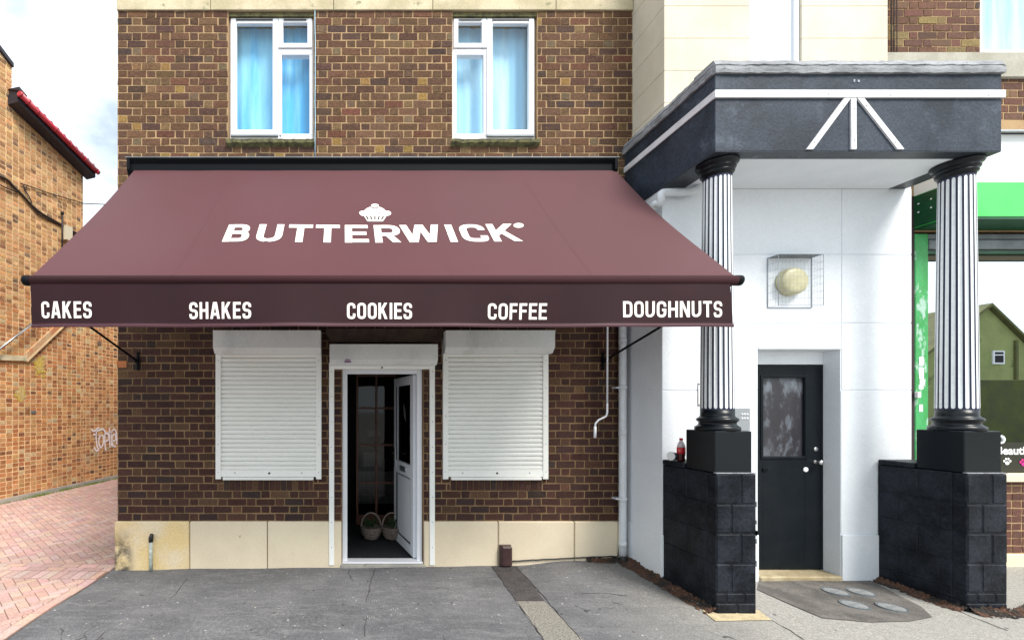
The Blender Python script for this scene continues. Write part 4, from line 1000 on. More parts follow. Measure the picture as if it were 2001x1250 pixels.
panel(xa, xc-g, dr[3]+.004, zj[3]-g) if False else pn.box(dr[0], xc-g, YW-e, YW+.01, dr[3]+.0035, zj[3]-g, bev=.002)
panel(xa, dr[0]-.002, zj[0]+g, zj[2]-g); panel(xc-.003, XB1-.001, zj[0]+g, zj[2]-g)
pn.box(xa, dr[0]-.002, YW-e-.012, YW+.01, -.2, zj[0]-g, bev=.002); pn.box(xc-.003, XB1-.001, YW-e-.012, YW+.01, -.2, zj[0]-g, bev=.002)
pn.build('wall_panel', m_white, eb)
sp = MB().box(XB0-.006, XB0+.01, YW+.0, -.001, -.25, PZ(1030,-.3), bev=.003); sp.build('side_plinth', m_white, eb)
# black door
YD = YW+.142
ld = MB(); a, b = dr[0]+.004, PX(1604,YD); zt_, zb_ = PZ(713,YD), PZ(1112,YD)
pa, pb, pt, pbm = PX(1491,YD), PX(1572,YD), PZ(738,YD), PZ(891,YD)
ld.box(a, pa, YD, YD+.04, zb_, zt_, bev=.004).box(pb, b, YD, YD+.04, zb_, zt_, bev=.004).box(pa-.002, pb+.002, YD+.0005, YD+.039, pt, zt_-.0005, bev=.002).box(pa-.002, pb+.002, YD+.0005, YD+.039, zb_+.0005, pbm, bev=.002)
ldo = ld.build('door', m_doorblk, eb, 'black front door')
q = MB(); frame_ring(q, pa-.028, pb+.028, pbm-.028, pt+.028, .026, YD-.010, YD+.01, bev=.004); q.build('panel_moulding', m_doorblk, ldo)
MB().box(pa, pb, YD+.018, YD+.03, pbm, pt).build('upper_panel', m_doorpane, ldo, 'smeared grey upper panel')
q = MB(); q.lathe([(.021,0),(.021,.008),(.016,.012),(.002,.013)], (PX(1593,YD),YD,PZ(877,YD)), 20, 'y'); q.build('lock', m_chrome, ldo)
q = MB(); q.lathe([(.020,0),(.020,.006),(.010,.010),(.010,.035),(.021,.042),(.025,.055),(.019,.066),(.001,.069)], (PX(1593,YD),YD,PZ(902,YD)), 20, 'y'); q.build('knob', m_chrome, ldo)
q = MB(); q.lathe([(.024,0),(.024,.005),(.010,.007),(.008,.004),(.001,.004)], (PX(1574,YD),YD,PZ(917,YD)), 20, 'y'); ko = q.build('keyhole_plate', m_whitep, ldo)
q = MB(); q.box(PX(1489,YD),PX(1499,YD),YD-.012,YD,PZ(921,YD),PZ(914,YD), bev=.003); q.build('spyhole_box', m_blackmetal, ldo)
q = MB().box(dr[0]+.001, dr[1]-.001, YD+.005, YD+.08, PZ(712,YD), dr[3]-.001); q.box(PX(1605,YD), dr[1]-.001, YD+.006, YD+.08, zb_, PZ(712,YD)); 
fo_ = MB().box(dr[0]+.001, dr[1]-.001, YD+.005, YD+.08, PZ(712,YD)+.002, dr[3]-.001).build('door_head_frame', m_white, eb)
MB().box(PX(1605,YD)+.001, dr[1]-.001, YD+.006, YD+.08, zb_, PZ(712,YD)).build('door_jamb', m_doorblk, eb)
MB().box(dr[0]-.0, dr[1]-.002, YW-.03, YD+.1, -.2, PZ(1113,YD), bev=.012).build('doorstep', M('worn_cream_step', (.44,.37,.24), (.30,.24,.14), scale=6, rough=.9, bump=.8, fine=.2), eb)
# slim drip moulding over the door
MB().box(dr[0], dr[1]+.004, YW-.014, YW-.0065, dr[3]+.0036, dr[3]+.022, bev=.003).build('drip_mould', m_white, eb)
# upper stone bay
YS = -.464; bay = MB(); z = PZ(75,YS)-.315*4
bx = [(XR, PX(1465,YS)), (PX(1567,YS), PX(1735,YS))]
for a, b in bx:
    bay = MB(); z = PZ(75,YS)-.315*4
    while z < 7.2: bay.box(a+.001, b-.001, YS, .12, z+.0012, z+.3138, bev=.002); z += .315
    bay.build('stone_bay', m_stone, eb)
pass
MB().box(XR+.01, PX(1735,YS)-.01, YS+.06, .4, 4.2, 7.3).build('bay_core', m_joint, eb)
wf = MB(); xa, xb_ = PX(1465,YS), PX(1567,YS)
pn_ = MB().box(xa, xb_, YS+.045, YS+.056, 4.2, 7.2).build('stair_window', m_frost, eb, 'tall pale frosted window between the stone piers')
MB().box(xb_-.05, xb_-.002, YS+.02, YS+.05, 4.2, 7.2, bev=.004).box(xa+.0, xa+.03, YS+.02, YS+.05, 4.2, 7.2, bev=.004).build('frame', m_upvc, pn_)

# ------------------------------------------------------------------ portico
po = thing('portico', 'black and white porch canopy carried on two fluted columns and block piers', 'porch', (4.2, -1.1, 0))
YP = -1.146; x0, x1 = 3.056, 5.408; ze, zt = 3.787, 4.42
cn = MB().box(x0, x1, YP, YW+.1, ze, zt, bev=.004); cn.box(x0, XB0+.2, YW+.1, -.008, ze, zt)
cn.box(XB0+.1, x1, YW+.09, -.009, 4.31, zt-.002)
cno = cn.build('canopy', m_entab, po)
MB().box(x0+.215, x1-.17, YP+.105, YW-.007, ze-.004, ze+.01).build('soffit', m_white, cno)
ud = MB().box(x0+.002, x0+.2148, YP+.003, YW-.007, ze-.003, ze+.01).box(x1-.1698, x1-.003, YP+.003, YW-.007, ze-.003, ze+.01).box(x0+.2149, x1-.1699, YP+.003, YP+.1048, ze-.003, ze+.01)
ud.box(x0+.002, XB0-.001, YW-.0072, -.01, ze-.003, ze+.01); ud.build('beam_underside', m_blackpaint, cno)
cp = MB()
def coping(a0, a1, z0, z1, o0, o1, n, side):
    vs = []; ring = [(o0, z0), (o0-.003, z0+.03), (o0-.001, z0+.055), (o0+.010, z0+.062), (o0+.001, z0+.068), (o1, z1), (.2, z1+.004), (.2, z0)]
    for i in range(n+1):
        t = a0+(a1-a0)*i/n; j = R.uniform(-.004, .004); dz = R.uniform(-.004, .004)
        for k, (o, z) in enumerate(ring):
            jj = j if k in (0,1,2) else R.uniform(-.0025, .0025)*(k < 6); zz = z+(dz if k < 6 else 0)+(R.uniform(-.0015, .0015) if 1 < k < 6 else 0)
            vs.append((t, YP-o*-1-0+jj, zz) if side == 'f' else (x0+o+jj, t, zz))
    m = len(ring)
    cp.add(vs, [(i*m+k, (i+1)*m+k, (i+1)*m+(k+1) % m, i*m+(k+1) % m) for i in range(n) for k in range(m)])
    cp.add([vs[k] for k in range(m)], [tuple(range(m))]); cp.add([vs[n*m+k] for k in range(m)], [tuple(range(m-1,-1,-1))])
coping(x0-.012, x1+.010, zt, 4.535, -.018, .004, 60, 'f'); coping(YP+.01, -.008, zt, 4.533, -.022, .0, 30, 's')
cp.box(x0+.18, x1+.008, YP+.18, -.009, zt+.001, 4.532)
cp.build('coping', m_coping, cno)
st = MB(); zb0, zb1 = PZ(193,YP), PZ(178,YP)
st.box(x0-.012, x1+.012, YP-.016, YP-.0005, zb0, zb1, bev=.002)
st.box(x0-.014, x0-.0005, YP-.001, -.01, zb0, zb1-.001, bev=.002)
def stripe(xa, xb, w):
    za, zb = zb0-.004, PZ(293,YP); st.prism([(xa-w/2, za),(xa+w/2, za),(xb+w/2, zb),(xb-w/2, zb)], YP-.013, YP-.0005)
stripe(PX(1665,YP), PX(1665.5,YP), .042); stripe(PX(1653,YP), PX(1580,YP), .053); stripe(PX(1679,YP), PX(1757,YP), .053)
sto = st.build('white_strip', m_whitetrim, cno)
sc_ = MB()
for px, py in ((1431,185),(1614,187),(1736,189),(1926,189),(1644,209),(1588,280),(1666,214),(1666,276),(1689,209),(1746,280)): sc_.lathe([(.005,0),(.005,.002),(.001,.003)], (PX(px,YP),YP-.016 if py < 195 else YP-.013,PZ(py,YP)), 8, 'y')
each(sc_, 'screw', m_grey, sto)
mk = MB(); mk.box(PX(1667,YP),PX(1670,YP),YP-.004,YP-.0005,PZ(161,YP),PZ(156,YP)).box(PX(1675,YP),PX(1679,YP),YP-.004,YP-.0005,PZ(161,YP),PZ(157,YP)); each(mk, 'fixing_scar', m_wire, cno)
# column with flutes
CX, CY = 3.222, -.972; ZF0, ZF1 = 1.672, 3.645; NF = 20
def colr(z): t = (z-ZF0)/(ZF1-ZF0); return .1145-.014*t-.003*t*t
sh = MB(); zsr = [1.652, ZF0-.002, ZF0+.016]+[ZF0+.016+(ZF1-ZF0-.032)*i/10 for i in range(1, 11)]+[ZF1+.002, 3.67]
per = 12; vs = []
for q, z in enumerate(zsr):
    dep = .0068 if 2 <= q < len(zsr)-2 else 0
    for k in range(NF*per):
        a = 2*math.pi*k/(NF*per); f = (k % per)/per
        t = (f-.5)/.38; d = dep*math.sqrt(max(0, 1-t*t)) if abs(t) < 1 else 0
        r_ = colr(min(max(z, ZF0), ZF1))-d; vs.append((CX+r_*math.cos(a), CY+r_*math.sin(a), z))
n = NF*per
sh.add(vs, [(i*n+k, i*n+(k+1) % n, (i+1)*n+(k+1) % n, (i+1)*n+k) for i in range(len(zsr)-1) for k in range(n)], None, True)
colm = bpy.data.objects.new('tmp', None)
def vnudge(): pass
def make_col():
    c = sh.build('column', m_fillet, po, 'black painted column with white flutes')
    fl = MB(); T = [-1,-.8,-.5,-.2,.2,.5,.8,1]
    for k in range(NF):
        a0 = 2*math.pi*(k+.5)/NF; hw = math.pi/NF*.62; vs = []
        rows = 9
        for i in range(rows+1):
            for t in T:
                wz = .014*(1-math.sqrt(max(0, 1-t*t)))
                zl, zh = ZF0+.004+wz, ZF1-.004-wz; z = zl+(zh-zl)*i/rows
                d = .0060*math.sqrt(max(0, 1-(t*.97)**2)); dd = min(1, (z-ZF0)/.02, (ZF1-z)/.02); r_ = colr(z)-d*max(0, dd)+.0022
                a = a0+hw*t; vs.append((CX+r_*math.cos(a), CY+r_*math.sin(a), z))
        m = len(T); fl.add(vs, [(i*m+j, i*m+j+1, (i+1)*m+j+1, (i+1)*m+j) for i in range(rows) for j in range(m-1)], None, True)
    fl.build('fluting', m_flute, c)
    MB().lathe([(.10,3.655),(.101,3.675),(.112,3.68),(.117,3.69),(.112,3.70),(.108,3.705),(.112,3.712),(.124,3.716),(.127,3.726),(.120,3.733),(.122,3.742),(.138,3.752),(.146,3.764),(.146,3.774),(.140,3.7835)], (CX,CY,0), 48).build('capital', m_gloss, c)
    MB().lathe([(.152,1.491),(.155,1.505),(.152,1.522),(.140,1.530),(.128,1.540),(.126,1.555),(.132,1.566),(.142,1.575),(.143,1.587),(.134,1.598),(.120,1.606),(.1155,1.62),(.1155,1.668)], (CX,CY,0), 48).build('column_base', m_gloss, c)
    MB().box(3.075, 3.382, -1.122, -.818, 1.146, 1.491, bev=.006).build('plinth', m_gloss, c)
    return c
col1 = make_col()
# block pier wing walls
def pier():
    core = MB().box(3.072, 3.394, YP+.006, YW-.012, -.3, 1.14, ); 
    zc = [-.25, -.02, .081, .165, .404, .652, .892, 1.143]
    xs_ = [3.067, 3.399]
    for i, (a, b) in enumerate(zip(zc, zc[1:])):
        small = i < 3; g = .005
        sp = ([3.19] if i % 2 else [3.27]) if not small else ([3.24] if i != 2 else [3.15, 3.30])
        xx = [3.067]+sp+[3.399]
        for p, q_ in zip(xx, xx[1:]): core.box(p+(g/2 if p > 3.07 else 0), q_-(g/2 if q_ < 3.39 else 0), YP+R.uniform(-.002, .002), YP+.09, a+g/2, b-g/2, bev=.011)
        ysp = [-.84] if i % 2 == 0 else [-.98, -.70]
        if small: ysp = [-.95, -.74] if i % 2 else [-.85, -.64]
        yy = [YP+.0915]+ysp+[YW-.02]
        for p, q_ in zip(yy, yy[1:]): core.box(3.067+R.uniform(-.001, .002), 3.399, p+g/2, q_-g/2, a+g/2, b-g/2, bev=.006)
    o = core.build('pier', m_blackblock, po, 'black painted block pier')
    MB().box(3.055, 3.41, -.817, YW-.02, 1.144, 1.19, bev=.008).build('pier_cap', m_blackblock, o)
    MB().box(3.069, 3.397, YP+.002, YP+.03, 1.1435, 1.150).build('ledge_highlight', M('grey_ledge_highlight', (.34,.36,.40), (.2,.2,.22), scale=20, rough=.8, fine=.2), o)  # light caught on the pier's top edge, put in as pale grey
    ch = MB()
    for z in (.652, .892, .40, .66, .75, .58):
        ch.box(3.397, 3.401, YP-.0035, YP+.012, z-.012-R.random()*.02, z+.01+R.random()*.02)
    each(ch, 'chipped_paint', m_flute, o)
    return o
pier1 = pier()
DX = 2.062
for o in (col1, pier1):
    c = o.copy(); COL.objects.link(c); c.parent = po; c.location.x += DX
    for ch in list(o.children):
        if ch.name.startswith('chipped'): continue
        d = ch.copy(); COL.objects.link(d); d.parent = c

# ------------------------------------------------------------------ fittings on the entrance wall
lx0, lx1, lz0, lz1 = PX(1500,YW-.01), PX(1586,YW-.01), PZ(601,YW-.01), PZ(504,YW-.01); dp_ = .105
lamp = thing('bulkhead_lamp', 'round cream bulkhead lamp in a grey wire cage above the black door', 'lamp', ((lx0+lx1)/2, YW, lz0))
cx, cz = PX(1545,YW-.03), PZ(551,YW-.03)
MB().lathe([(.128,0),(.130,.02),(.128,.05),(.125,.055)], (cx,YW-.007,cz), 40, 'y').build('lamp_body', m_lens, lamp)
MB().lathe([(.126,.055),(.123,.068),(.108,.080),(.07,.088),(.001,.091)], (cx,YW-.007,cz), 40, 'y').build('lens', m_lens, lamp)
cg = MB(); yb, yf = YW-.008, YW-.008-dp_; r_ = .0028
for y, rr in ((yb-.004, .0035), (yf, .0026)):
    cg.tube([(lx0,y,lz0),(lx1,y,lz0)], rr, 6).tube([(lx0,y,lz1),(lx1,y,lz1)], rr, 6).tube([(lx0,y,lz0),(lx0,y,lz1)], rr, 6).tube([(lx1,y,lz0),(lx1,y,lz1)], rr, 6)
nz = 7
for i in range(nz+1):
    z = lz0+(lz1-lz0)*i/nz
    cg.tube([(lx0,yb,z),(lx0,yf,z),(lx1,yf,z),(lx1,yb,z)], .0011, 5)
for i in range(1, 12):
    x = lx0+(lx1-lx0)*i/12; cg.tube([(x,yb,lz0),(x,yf,lz0),(x,yf,lz1),(x,yb,lz1)], .0006, 5)
for i in range(1, 4):
    y = yb+(yf-yb)*i/4; cg.tube([(lx0,y,lz0),(lx0,y,lz1),(lx1,y,lz1),(lx1,y,lz0)], .0007, 5)
cg.build('cage', m_wire, lamp)
MB().box(lx0+.01, lx1-.01, yf+.004, yb-.004, lz1-.003, lz1+.001).build('cage_top', m_grey, lamp)
ic = thing('door_intercom', 'grey steel entry panel half hidden behind the left column base', 'intercom', (PX(1440,YW), YW, PZ(841,YW)))
MB().box(PX(1412,YW), PX(1462,YW), YW-.022, YW-.006, PZ(841,YW), PZ(797,YW), bev=.003).build('plate', M('steel_plate', (.36,.38,.40), rough=.4, metallic=.5, fine=.05), ic)
k = MB()
for i in range(3):
    for j in range(2): k.lathe([(.010,0),(.009,.004),(.001,.005)], (PX(1446+i*5,YW), YW-.022, PZ(809+j*8,YW)), 12, 'y')
each(k, 'button', m_whitep, ic)
sg = thing('wall_plate', 'white lettered plate on the wall left of the fluted column', 'sign', (PX(1385,YW), YW, PZ(793,YW)))
so = MB().box(PX(1362.5,YW), PX(1415,YW), YW-.010, YW-.006, PZ(793,YW), PZ(748,YW), bev=.001).build('plate', m_whitep, sg)
l = MB(); sf = lambda x, z, e: Vector((x, YW-.0115-e, z))
letter(l, 'R', PX(1367,YW), PX(1373,YW), PZ(760,YW), PZ(751.5,YW), .006, sf)
letter(l, '7', PX(1367,YW), PX(1373,YW), PZ(787,YW), PZ(776,YW), .006, sf); l.build('lettering', m_inkg, so)
k = MB()
k.tube([(PX(1362.5,YW),YW-.0105,PZ(793,YW)),(PX(1362.5,YW),YW-.0105,PZ(748,YW))], .0022, 5)
for y in (750, 791): k.lathe([(.006,0),(.005,.003)], (PX(1364.5,YW), YW-.0105, PZ(y,YW)), 8, 'y')
k.build('screw', m_inkg, so)
# bottle and cup on the pier cap
bx_, by_ = 3.20, -.62; bt = thing('drink_bottle', 'small plastic cola bottle with red cap and label standing on the pier cap', 'bottle', (bx_, by_, 1.19))
bx_, by_, bz = PX(1331,-.70), -.70, 1.19
bt.location = (bx_, by_, bz)
MB().lathe([(.028,0),(.032,.012),(.029,.04),(.033,.065),(.033,.07)], (bx_,by_,bz), 20).build('liquid', m_cola, bt)
MB().lathe([(.033,.0705),(.0335,.085),(.0335,.122),(.033,.128)], (bx_,by_,bz), 20).build('bottle_label', m_redlabel, bt)
MB().lathe([(.032,.1285),(.030,.145),(.022,.17),(.013,.186),(.012,.195)], (bx_,by_,bz), 20).build('bottle_neck', m_bottle, bt)
MB().lathe([(.0145,.1955),(.0145,.212),(.012,.214)], (bx_,by_,bz), 16).build('bottle_cap', m_redlabel, bt)
ux_ = PX(1309,-.66); cpn = thing('paper_cup', 'dark paper cup with white lid lying on its side behind the bottle', 'cup', (ux_+.05, -.62, 1.19))
pts = [(ux_+.012,-.66,1.233),(ux_+.115,-.64,1.225)]
MB().tube(pts, [.040,.030], 20).build('cup_body', M('dark_cup', (.02,.02,.05), rough=.4, fine=0), cpn)
MB().tube([(ux_+.002,-.662,1.233),(ux_+.012,-.66,1.233)], [.038,.0425], 20).build('cup_lid', m_whitep, cpn)

# ------------------------------------------------------------------ neighbouring shop on the right
rs = thing('corner_shop', 'brick shop with lime green and white fascia right of the porch', 'building', (7, 0, 0))
xg0, xg1 = 6.19, 9.6
MB().box(5.34, 5.34+.02, -.001, .25, -.3, 7.6).build('party_wall', m_mortar, rs)
zsb = PZ(107); zso = PZ(155)
wx0 = PX(1915)
wr = MB(); wall_holes(wr, 5.36, 10.2, 3.59, 7.6, [(wx0, 9.2, zsb, 7.2)], 0, .25); wall_holes(wr, xg0+.15, 10.2, -.3, PZ(940), [], 0, .25); wr.box(9.6, 10.2, .001, .249, PZ(940), 3.2)
wr.box(5.47, xg0+.0, .001, .249, -.3, 3.2); wr.build('wall', m_mortar, rs)
rb_ = MB()
RP = [((.125,.060,.040),5),((.10,.05,.035),4),((.15,.08,.05),3),((.20,.14,.06),1.5),((.07,.045,.038),1.5)]
bricks(rb_, (5.36,0,0), (1,0,0), (0,-1,0), 4.84, PZ(235), zso-.0, lambda u, z, r: pal(RP, r, .18))
rb_.build('brickwork', m_brick_low, rs); rb_ = MB()
bricks(rb_, (5.36,0,0), (1,0,0), (0,-1,0), 4.84, zsb+.003, 7.6, lambda u, z, r: pal(RP, r, .18), [(wx0-5.36, 9.2-5.36, zsb, 7.2)])
rb_.build('brickwork', m_brick_low, rs)
rb_ = MB()
rb2 = MB(); bricks(rb2, (xg0+.15,0,0), (1,0,0), (0,-1,0), 3.4, PZ(1080), PZ(941), lambda u, z, r: pal([((.12,.055,.04),5),((.10,.045,.035),3)], r, .12), P=.215, s=.215 if False else .1075*2-.0001 if False else .11)
rb2.build('brickwork', m_brick_low, rs)
MB().box(5.36, 10.2, -.035, .02, zso, zsb+.001, bev=.006).build('stone_sill', M('grey_stone_sill', (.44,.42,.36), (.34,.32,.26), scale=4, rough=.9, fine=.15, bump=.4), rs)
MB().box(xg0+.15, 9.6, -.03, .02, -.3, PZ(1081), bev=.006).build('stone_base', m_base, rs)
uf = MB(); frame_ring(uf, wx0+.004, 9.19, zsb+.01, 7.19, .07, .03, .1); uf.box(8.0, 8.05, .031, .099, zsb+.07, 7.13)
ufo = uf.build('upper_window', m_upvc, rs)
MB().add([(wx0+.05,.06,zsb+.05),(9.15,.06,zsb+.05),(9.15,.06,7.15),(wx0+.05,.06,7.15)], [(0,1,2,3)]).build('pane', m_paneglass, ufo)
MB().box(wx0+.0, 9.2, .19, .2, zsb, 7.2).build('blind', m_curtB, ufo)
YG = -.3
sbx = MB().box(xg0, 9.6, YG, -.001, 3.97, 4.46, bev=.004).build('fascia', m_signwhite, rs, 'white fascia panel')
MB().box(xg0, 9.6, YG-.002, -.001, 3.625, 3.9695, bev=.003).build('fascia', m_green, rs, 'lime green fascia panel')
MB().box(xg0-.006, xg0+.001, YG+.001, -.01, 3.63, 3.965).build('fascia_end', m_dkgreen, rs)
MB().box(xg0+.001, 9.599, YG+.004, -.012, 3.60, 3.6245).build('fascia_soffit', m_dkgreen, rs)
k = MB()
for yy, zz in ((-.05,3.88),(-.05,3.80),(-.19,3.885),(-.19,3.805)): k.lathe([(.001,.0),(.008,.0),(.008,.004)], (0,0,0), 8); 
k = MB()
for yy, zz in ((-.05,3.87),(-.05,3.78),(-.15,3.875),(-.15,3.785)): k.box(xg0-.012, xg0-.006, yy-.007, yy+.007, zz-.007, zz+.007, bev=.002)
each(k, 'screw', m_signwhite, rs)
MB().prismx([(-.36,4.47),(-.001,4.60),(-.001,4.57),(-.36,4.455)], xg0-.04, 9.62).build('lead_flashing', M('lead_flashing', (.40,.43,.45), (.55,.58,.6), scale=5, rough=.6, fine=.1), rs)
ps = MB().box(xg0, xg0+.142, -.02, .10, -.2, PZ(458), bev=.006).build('shop_post', m_postgreen, rs)
MB().box(5.48, xg0-.001, -.012, .2, -.2, 3.97).build('post_return', M('maroon_board', (.03,.015,.02), rough=.7), rs)  # dark maroon strip left of the green post
k = MB(); Yk = -.021
for a, b, c_, d_ in ((1796,1804,697,714),(1796,1805,719,740),(1797,1807,741,752),(1795,1804,752,760),(1796,1803,790,804)):
    k.box(PX(a,Yk), PX(b,Yk), Yk-.002, Yk, PZ(d_,Yk), PZ(c_,Yk))
each(k, 'sticker', m_whitep, ps)
MB().box(PX(1789,-.03), PX(1796,-.03), -.05, -.02, PZ(777,-.03), PZ(765,-.03), bev=.004).build('doorbell', m_signwhite, ps)
sh_ = MB().box(xg0+.143, 9.6, -.03, .2, PZ(488), PZ(470), bev=.008).box(xg0+.143, 9.6, -.012, .2, PZ(468.5), PZ(457.5), bev=.008); sh_.build('shutter_housing', m_grey, rs)
MB().box(xg0+.143, 9.6, .0, .2, PZ(496), PZ(489)).build('transom', m_dkgreen, rs)
MB().box(xg0+.143, 9.6, .03, .18, PZ(509,.05), PZ(497)).build('head_frame', m_olive, rs)
MB().box(xg0+.142, 9.6, -.05, .20, PZ(940), PZ(925), bev=.006).build('shop_sill', m_base, rs)
gl = MB().add([(xg0+.142,.06,PZ(926)),(9.6,.06,PZ(926)),(9.6,.06,PZ(507)),(xg0+.142,.06,PZ(507))], [(0,1,2,3)]).build('shop_window', m_shopglass, rs)
MB().box(xg0+.142,xg0+.145,.2,2.5,.5,3.5).box(xg0+.14,9.6,2.5,2.6,.5,3.5).box(9.6,9.62,.2,2.5,.5,3.5).box(xg0+.14,9.6,.2,2.5,.45,.5).box(xg0+.14,9.6,.2,2.5,3.5,3.55).build('shop_interior', M('shop_interior_paint', (.10,.12,.04), rough=.8), rs)
Yw = .056
MB().box(xg0+.143, 9.6, Yw-.0005, Yw+.0005, PZ(926,Yw), PZ(864,Yw)).build('window_vinyl', m_vinyl, gl)
tx = MB(); text_mesh(tx, 'Beautique', .125, lambda x, y: (PX(1946,Yw)+x, Yw-.004, PZ(887,Yw)+y), .0035, 1.0)
text_mesh(tx, 'D', .13, lambda x, y: (PX(1964,Yw)-.094+x, Yw-.004, PZ(866,Yw)+y), .004, 1.0)
tx.build('lettering', m_whitep, gl, 'white window lettering')
def paw(cx_, cz_, s, mat):
    p = MB()
    def el(x, z, a, b): p.add([(x+a*math.cos(t), Yw-.005, z+b*math.sin(t)) for t in [2*math.pi*k/14 for k in range(14)]], [tuple(range(14))])
    el(cx_, cz_-.012*s, .024*s, .02*s)
    for x, z in ((-.034,.010),(-.013,.033),(.013,.033),(.034,.010)): el(cx_+x*s, cz_+z*s, .011*s, .014*s)
    p.build('paw_print', mat, gl)
paw(PX(1967,Yw), PZ(902,Yw), 1.0, m_whitep); paw(PX(1999,Yw), PZ(904,Yw), 1.0, m_pink)
# cables on the bay corner
k = MB()
for px, o_ in ((1742,.0),(1747,.01),(1752,.004)):
    pts = [(PX(px,-.02)+R.uniform(-.004,.004), -.022, 5.4+i*.2) for i in range(10)]; k.tube(pts, .0045, 6)
wc = thing('wall_cables', 'bundle of brown cables running up the brick beside the stone bay', 'cables', (PX(1742,-.02), -.022, 5.4)); each(k, 'cable', m_cable, wc)

# ------------------------------------------------------------------ left brick house across the alley
def LD(px): return 8.118/(.2281-(px-670)/F)
def LW(px, py, off=0.):
    d = LD(px); x = (px-670)/F*d; p = Vector((x, d-D, CZ+(795-py)/F*d))
    return p+LN*off
LE = Vector((.2281, 1, 0)).normalized(); LN = Vector((1, -.2281, 0)).normalized()
def LP(d, z, off=0.): x = -6.3+.2281*(d-7.97); return Vector((x, d-D, z))+LN*off
lh = thing('brick_house', 'orange brick house wall with red gutter across the alley', 'building', (-6, 4, -.1))
d0, dc, d1 = 6.2, 9.8, 15.0
L1 = (LP(dc,0)-LP(d0,0)).length; L2 = (LP(d1,0)-LP(dc,0)).length
zc0 = PZ(340, dc-D); zc1 = PZ(203, LD(20)-D); lc1 = (LP(LD(20),0)-LP(d0,0)).length
def zt1(u):     # u from the near end
    if u < lc1-.02: return 8.1+(lc1-u)*.55
    return zc1+(zc0-zc1)*(u-lc1)/(L1-lc1)
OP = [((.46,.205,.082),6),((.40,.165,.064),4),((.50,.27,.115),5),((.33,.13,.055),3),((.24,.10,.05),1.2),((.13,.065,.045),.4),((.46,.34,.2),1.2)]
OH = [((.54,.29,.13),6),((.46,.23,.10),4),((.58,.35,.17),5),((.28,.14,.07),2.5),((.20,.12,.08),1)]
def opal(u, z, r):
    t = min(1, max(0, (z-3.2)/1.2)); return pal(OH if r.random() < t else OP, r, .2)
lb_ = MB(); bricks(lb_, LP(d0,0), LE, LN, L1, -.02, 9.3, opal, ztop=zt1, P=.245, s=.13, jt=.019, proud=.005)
lb_.build('brickwork', m_obrick, lh)
lb_ = MB(); bricks(lb_, LP(dc,0), LE, LN, L2, -.02, 4.3, opal, P=.245, s=.13, jt=.019, proud=.004); lb_.build('yard_brickwork', m_obrick, lh)
def lslab(mb, da, db, za, zb_a, zb_b, o0, o1):
    P = [LP(da,za,o0),LP(db,za,o0),LP(db,zb_b,o0),LP(da,zb_a,o0),LP(da,za,o1),LP(db,za,o1),LP(db,zb_b,o1),LP(da,zb_a,o1)]
    mb.add(P, [(0,1,2,3),(7,6,5,4),(0,4,5,1),(1,5,6,2),(2,6,7,3),(3,7,4,0)] if o0 > o1 else [(3,2,1,0),(4,5,6,7),(1,5,4,0),(2,6,5,1),(3,7,6,2),(0,4,7,3)])
lm = MB(); d20 = LD(20)
lslab(lm, d0, d20, -.3, 8.1+lc1*.55, 8.1, 0, -.35); lslab(lm, d20, dc, -.3, zc1, zc0, 0, -.351); lslab(lm, dc, d1, -.3, 4.3, 4.3, 0, -.3)
P = [LP(dc,-.3,-.352), LP(dc,-.3,-6), LP(dc,zc0-.02,-6), LP(dc,zc0-.02,-.352)]; lm.add(P, [(0,1,2,3)])
lm.build('wall', m_omortar, lh)
kb = MB(); lslab(kb, d0, d1, -.3, .0, .0, .05, .002); kb.build('base_kerb', m_concrete, lh)
# eave: boxed fascia, gutter, tiles
fa = MB(); up = Vector((0,0,1))
E0, E1 = LP(d20-.05, zc1, 0), LP(dc+.10, zc0-.03, 0)
def eave(s, off, dz): return E0+(E1-E0)*s+LN*off+up*dz
fa_p = [eave(0,0,-.05),eave(1,0,-.05),eave(1,.24,-.03),eave(0,.24,-.03),eave(0,0,.12),eave(1,0,.12),eave(1,.24,.10),eave(0,.24,.10)]
fa.add(fa_p, [(0,1,2,3),(7,6,5,4),(0,4,5,1),(1,5,6,2),(2,6,7,3),(3,7,4,0)]); fa.build('fascia', m_fascia, lh)
MB().tube([eave(-.01,.29,.10), eave(1.02,.29,.10)], .052, 12).build('gutter', m_redpipe, lh)
k = MB()
for s_ in (.0,.08,.19,.40,.60,.80,.99): k.tube([eave(s_-.006,.29,.10), eave(s_+.006,.29,.10)], .060, 12)
each(k, 'gutter_bracket', m_redpipe, lh)
tl = MB(); nT = 12
for i in range(nT):
    a, b = eave(i/nT,.27,.17), eave((i+1)/nT,.27,.17); m_ = (a+b)/2+up*.05; back = -LN*5+up*1.3
    tl.add([a, m_, b, a+back, m_+back, b+back], [(0,1,4,3),(1,2,5,4)]); tl.add([a, b, m_, a-up*.03, b-up*.03], [(0,1,2),(3,4,1,0)])
tl.build('roof', m_redtile, lh)
k = MB(); lslab(k, d20-.03, d20+.12, zc1-.02, zc1+.26, zc1+.2, .25, -.05); k.build('eave_box', m_fascia, lh)
cp2 = MB()
for i in range(6):
    u0, u1 = lc1-.0-(i+1)*.34, lc1-i*.34; a = d0+u0/1.0257; b = d0+u1/1.0257
    P = [LP(a, zt1(u0)-.01, .05), LP(b+.03, 8.09+(lc1-u1)*.55, .05), LP(b+.03, 8.17+(lc1-u1)*.55, .05), LP(a, zt1(u0)+.07, .05)]
    Q = [p-LN*.5 for p in P]; cp2.add(P+Q, [(0,1,2,3),(7,6,5,4),(0,4,5,1),(1,5,6,2),(2,6,7,3),(3,7,4,0)])
cp2.build('parapet_coping', m_fascia, lh)
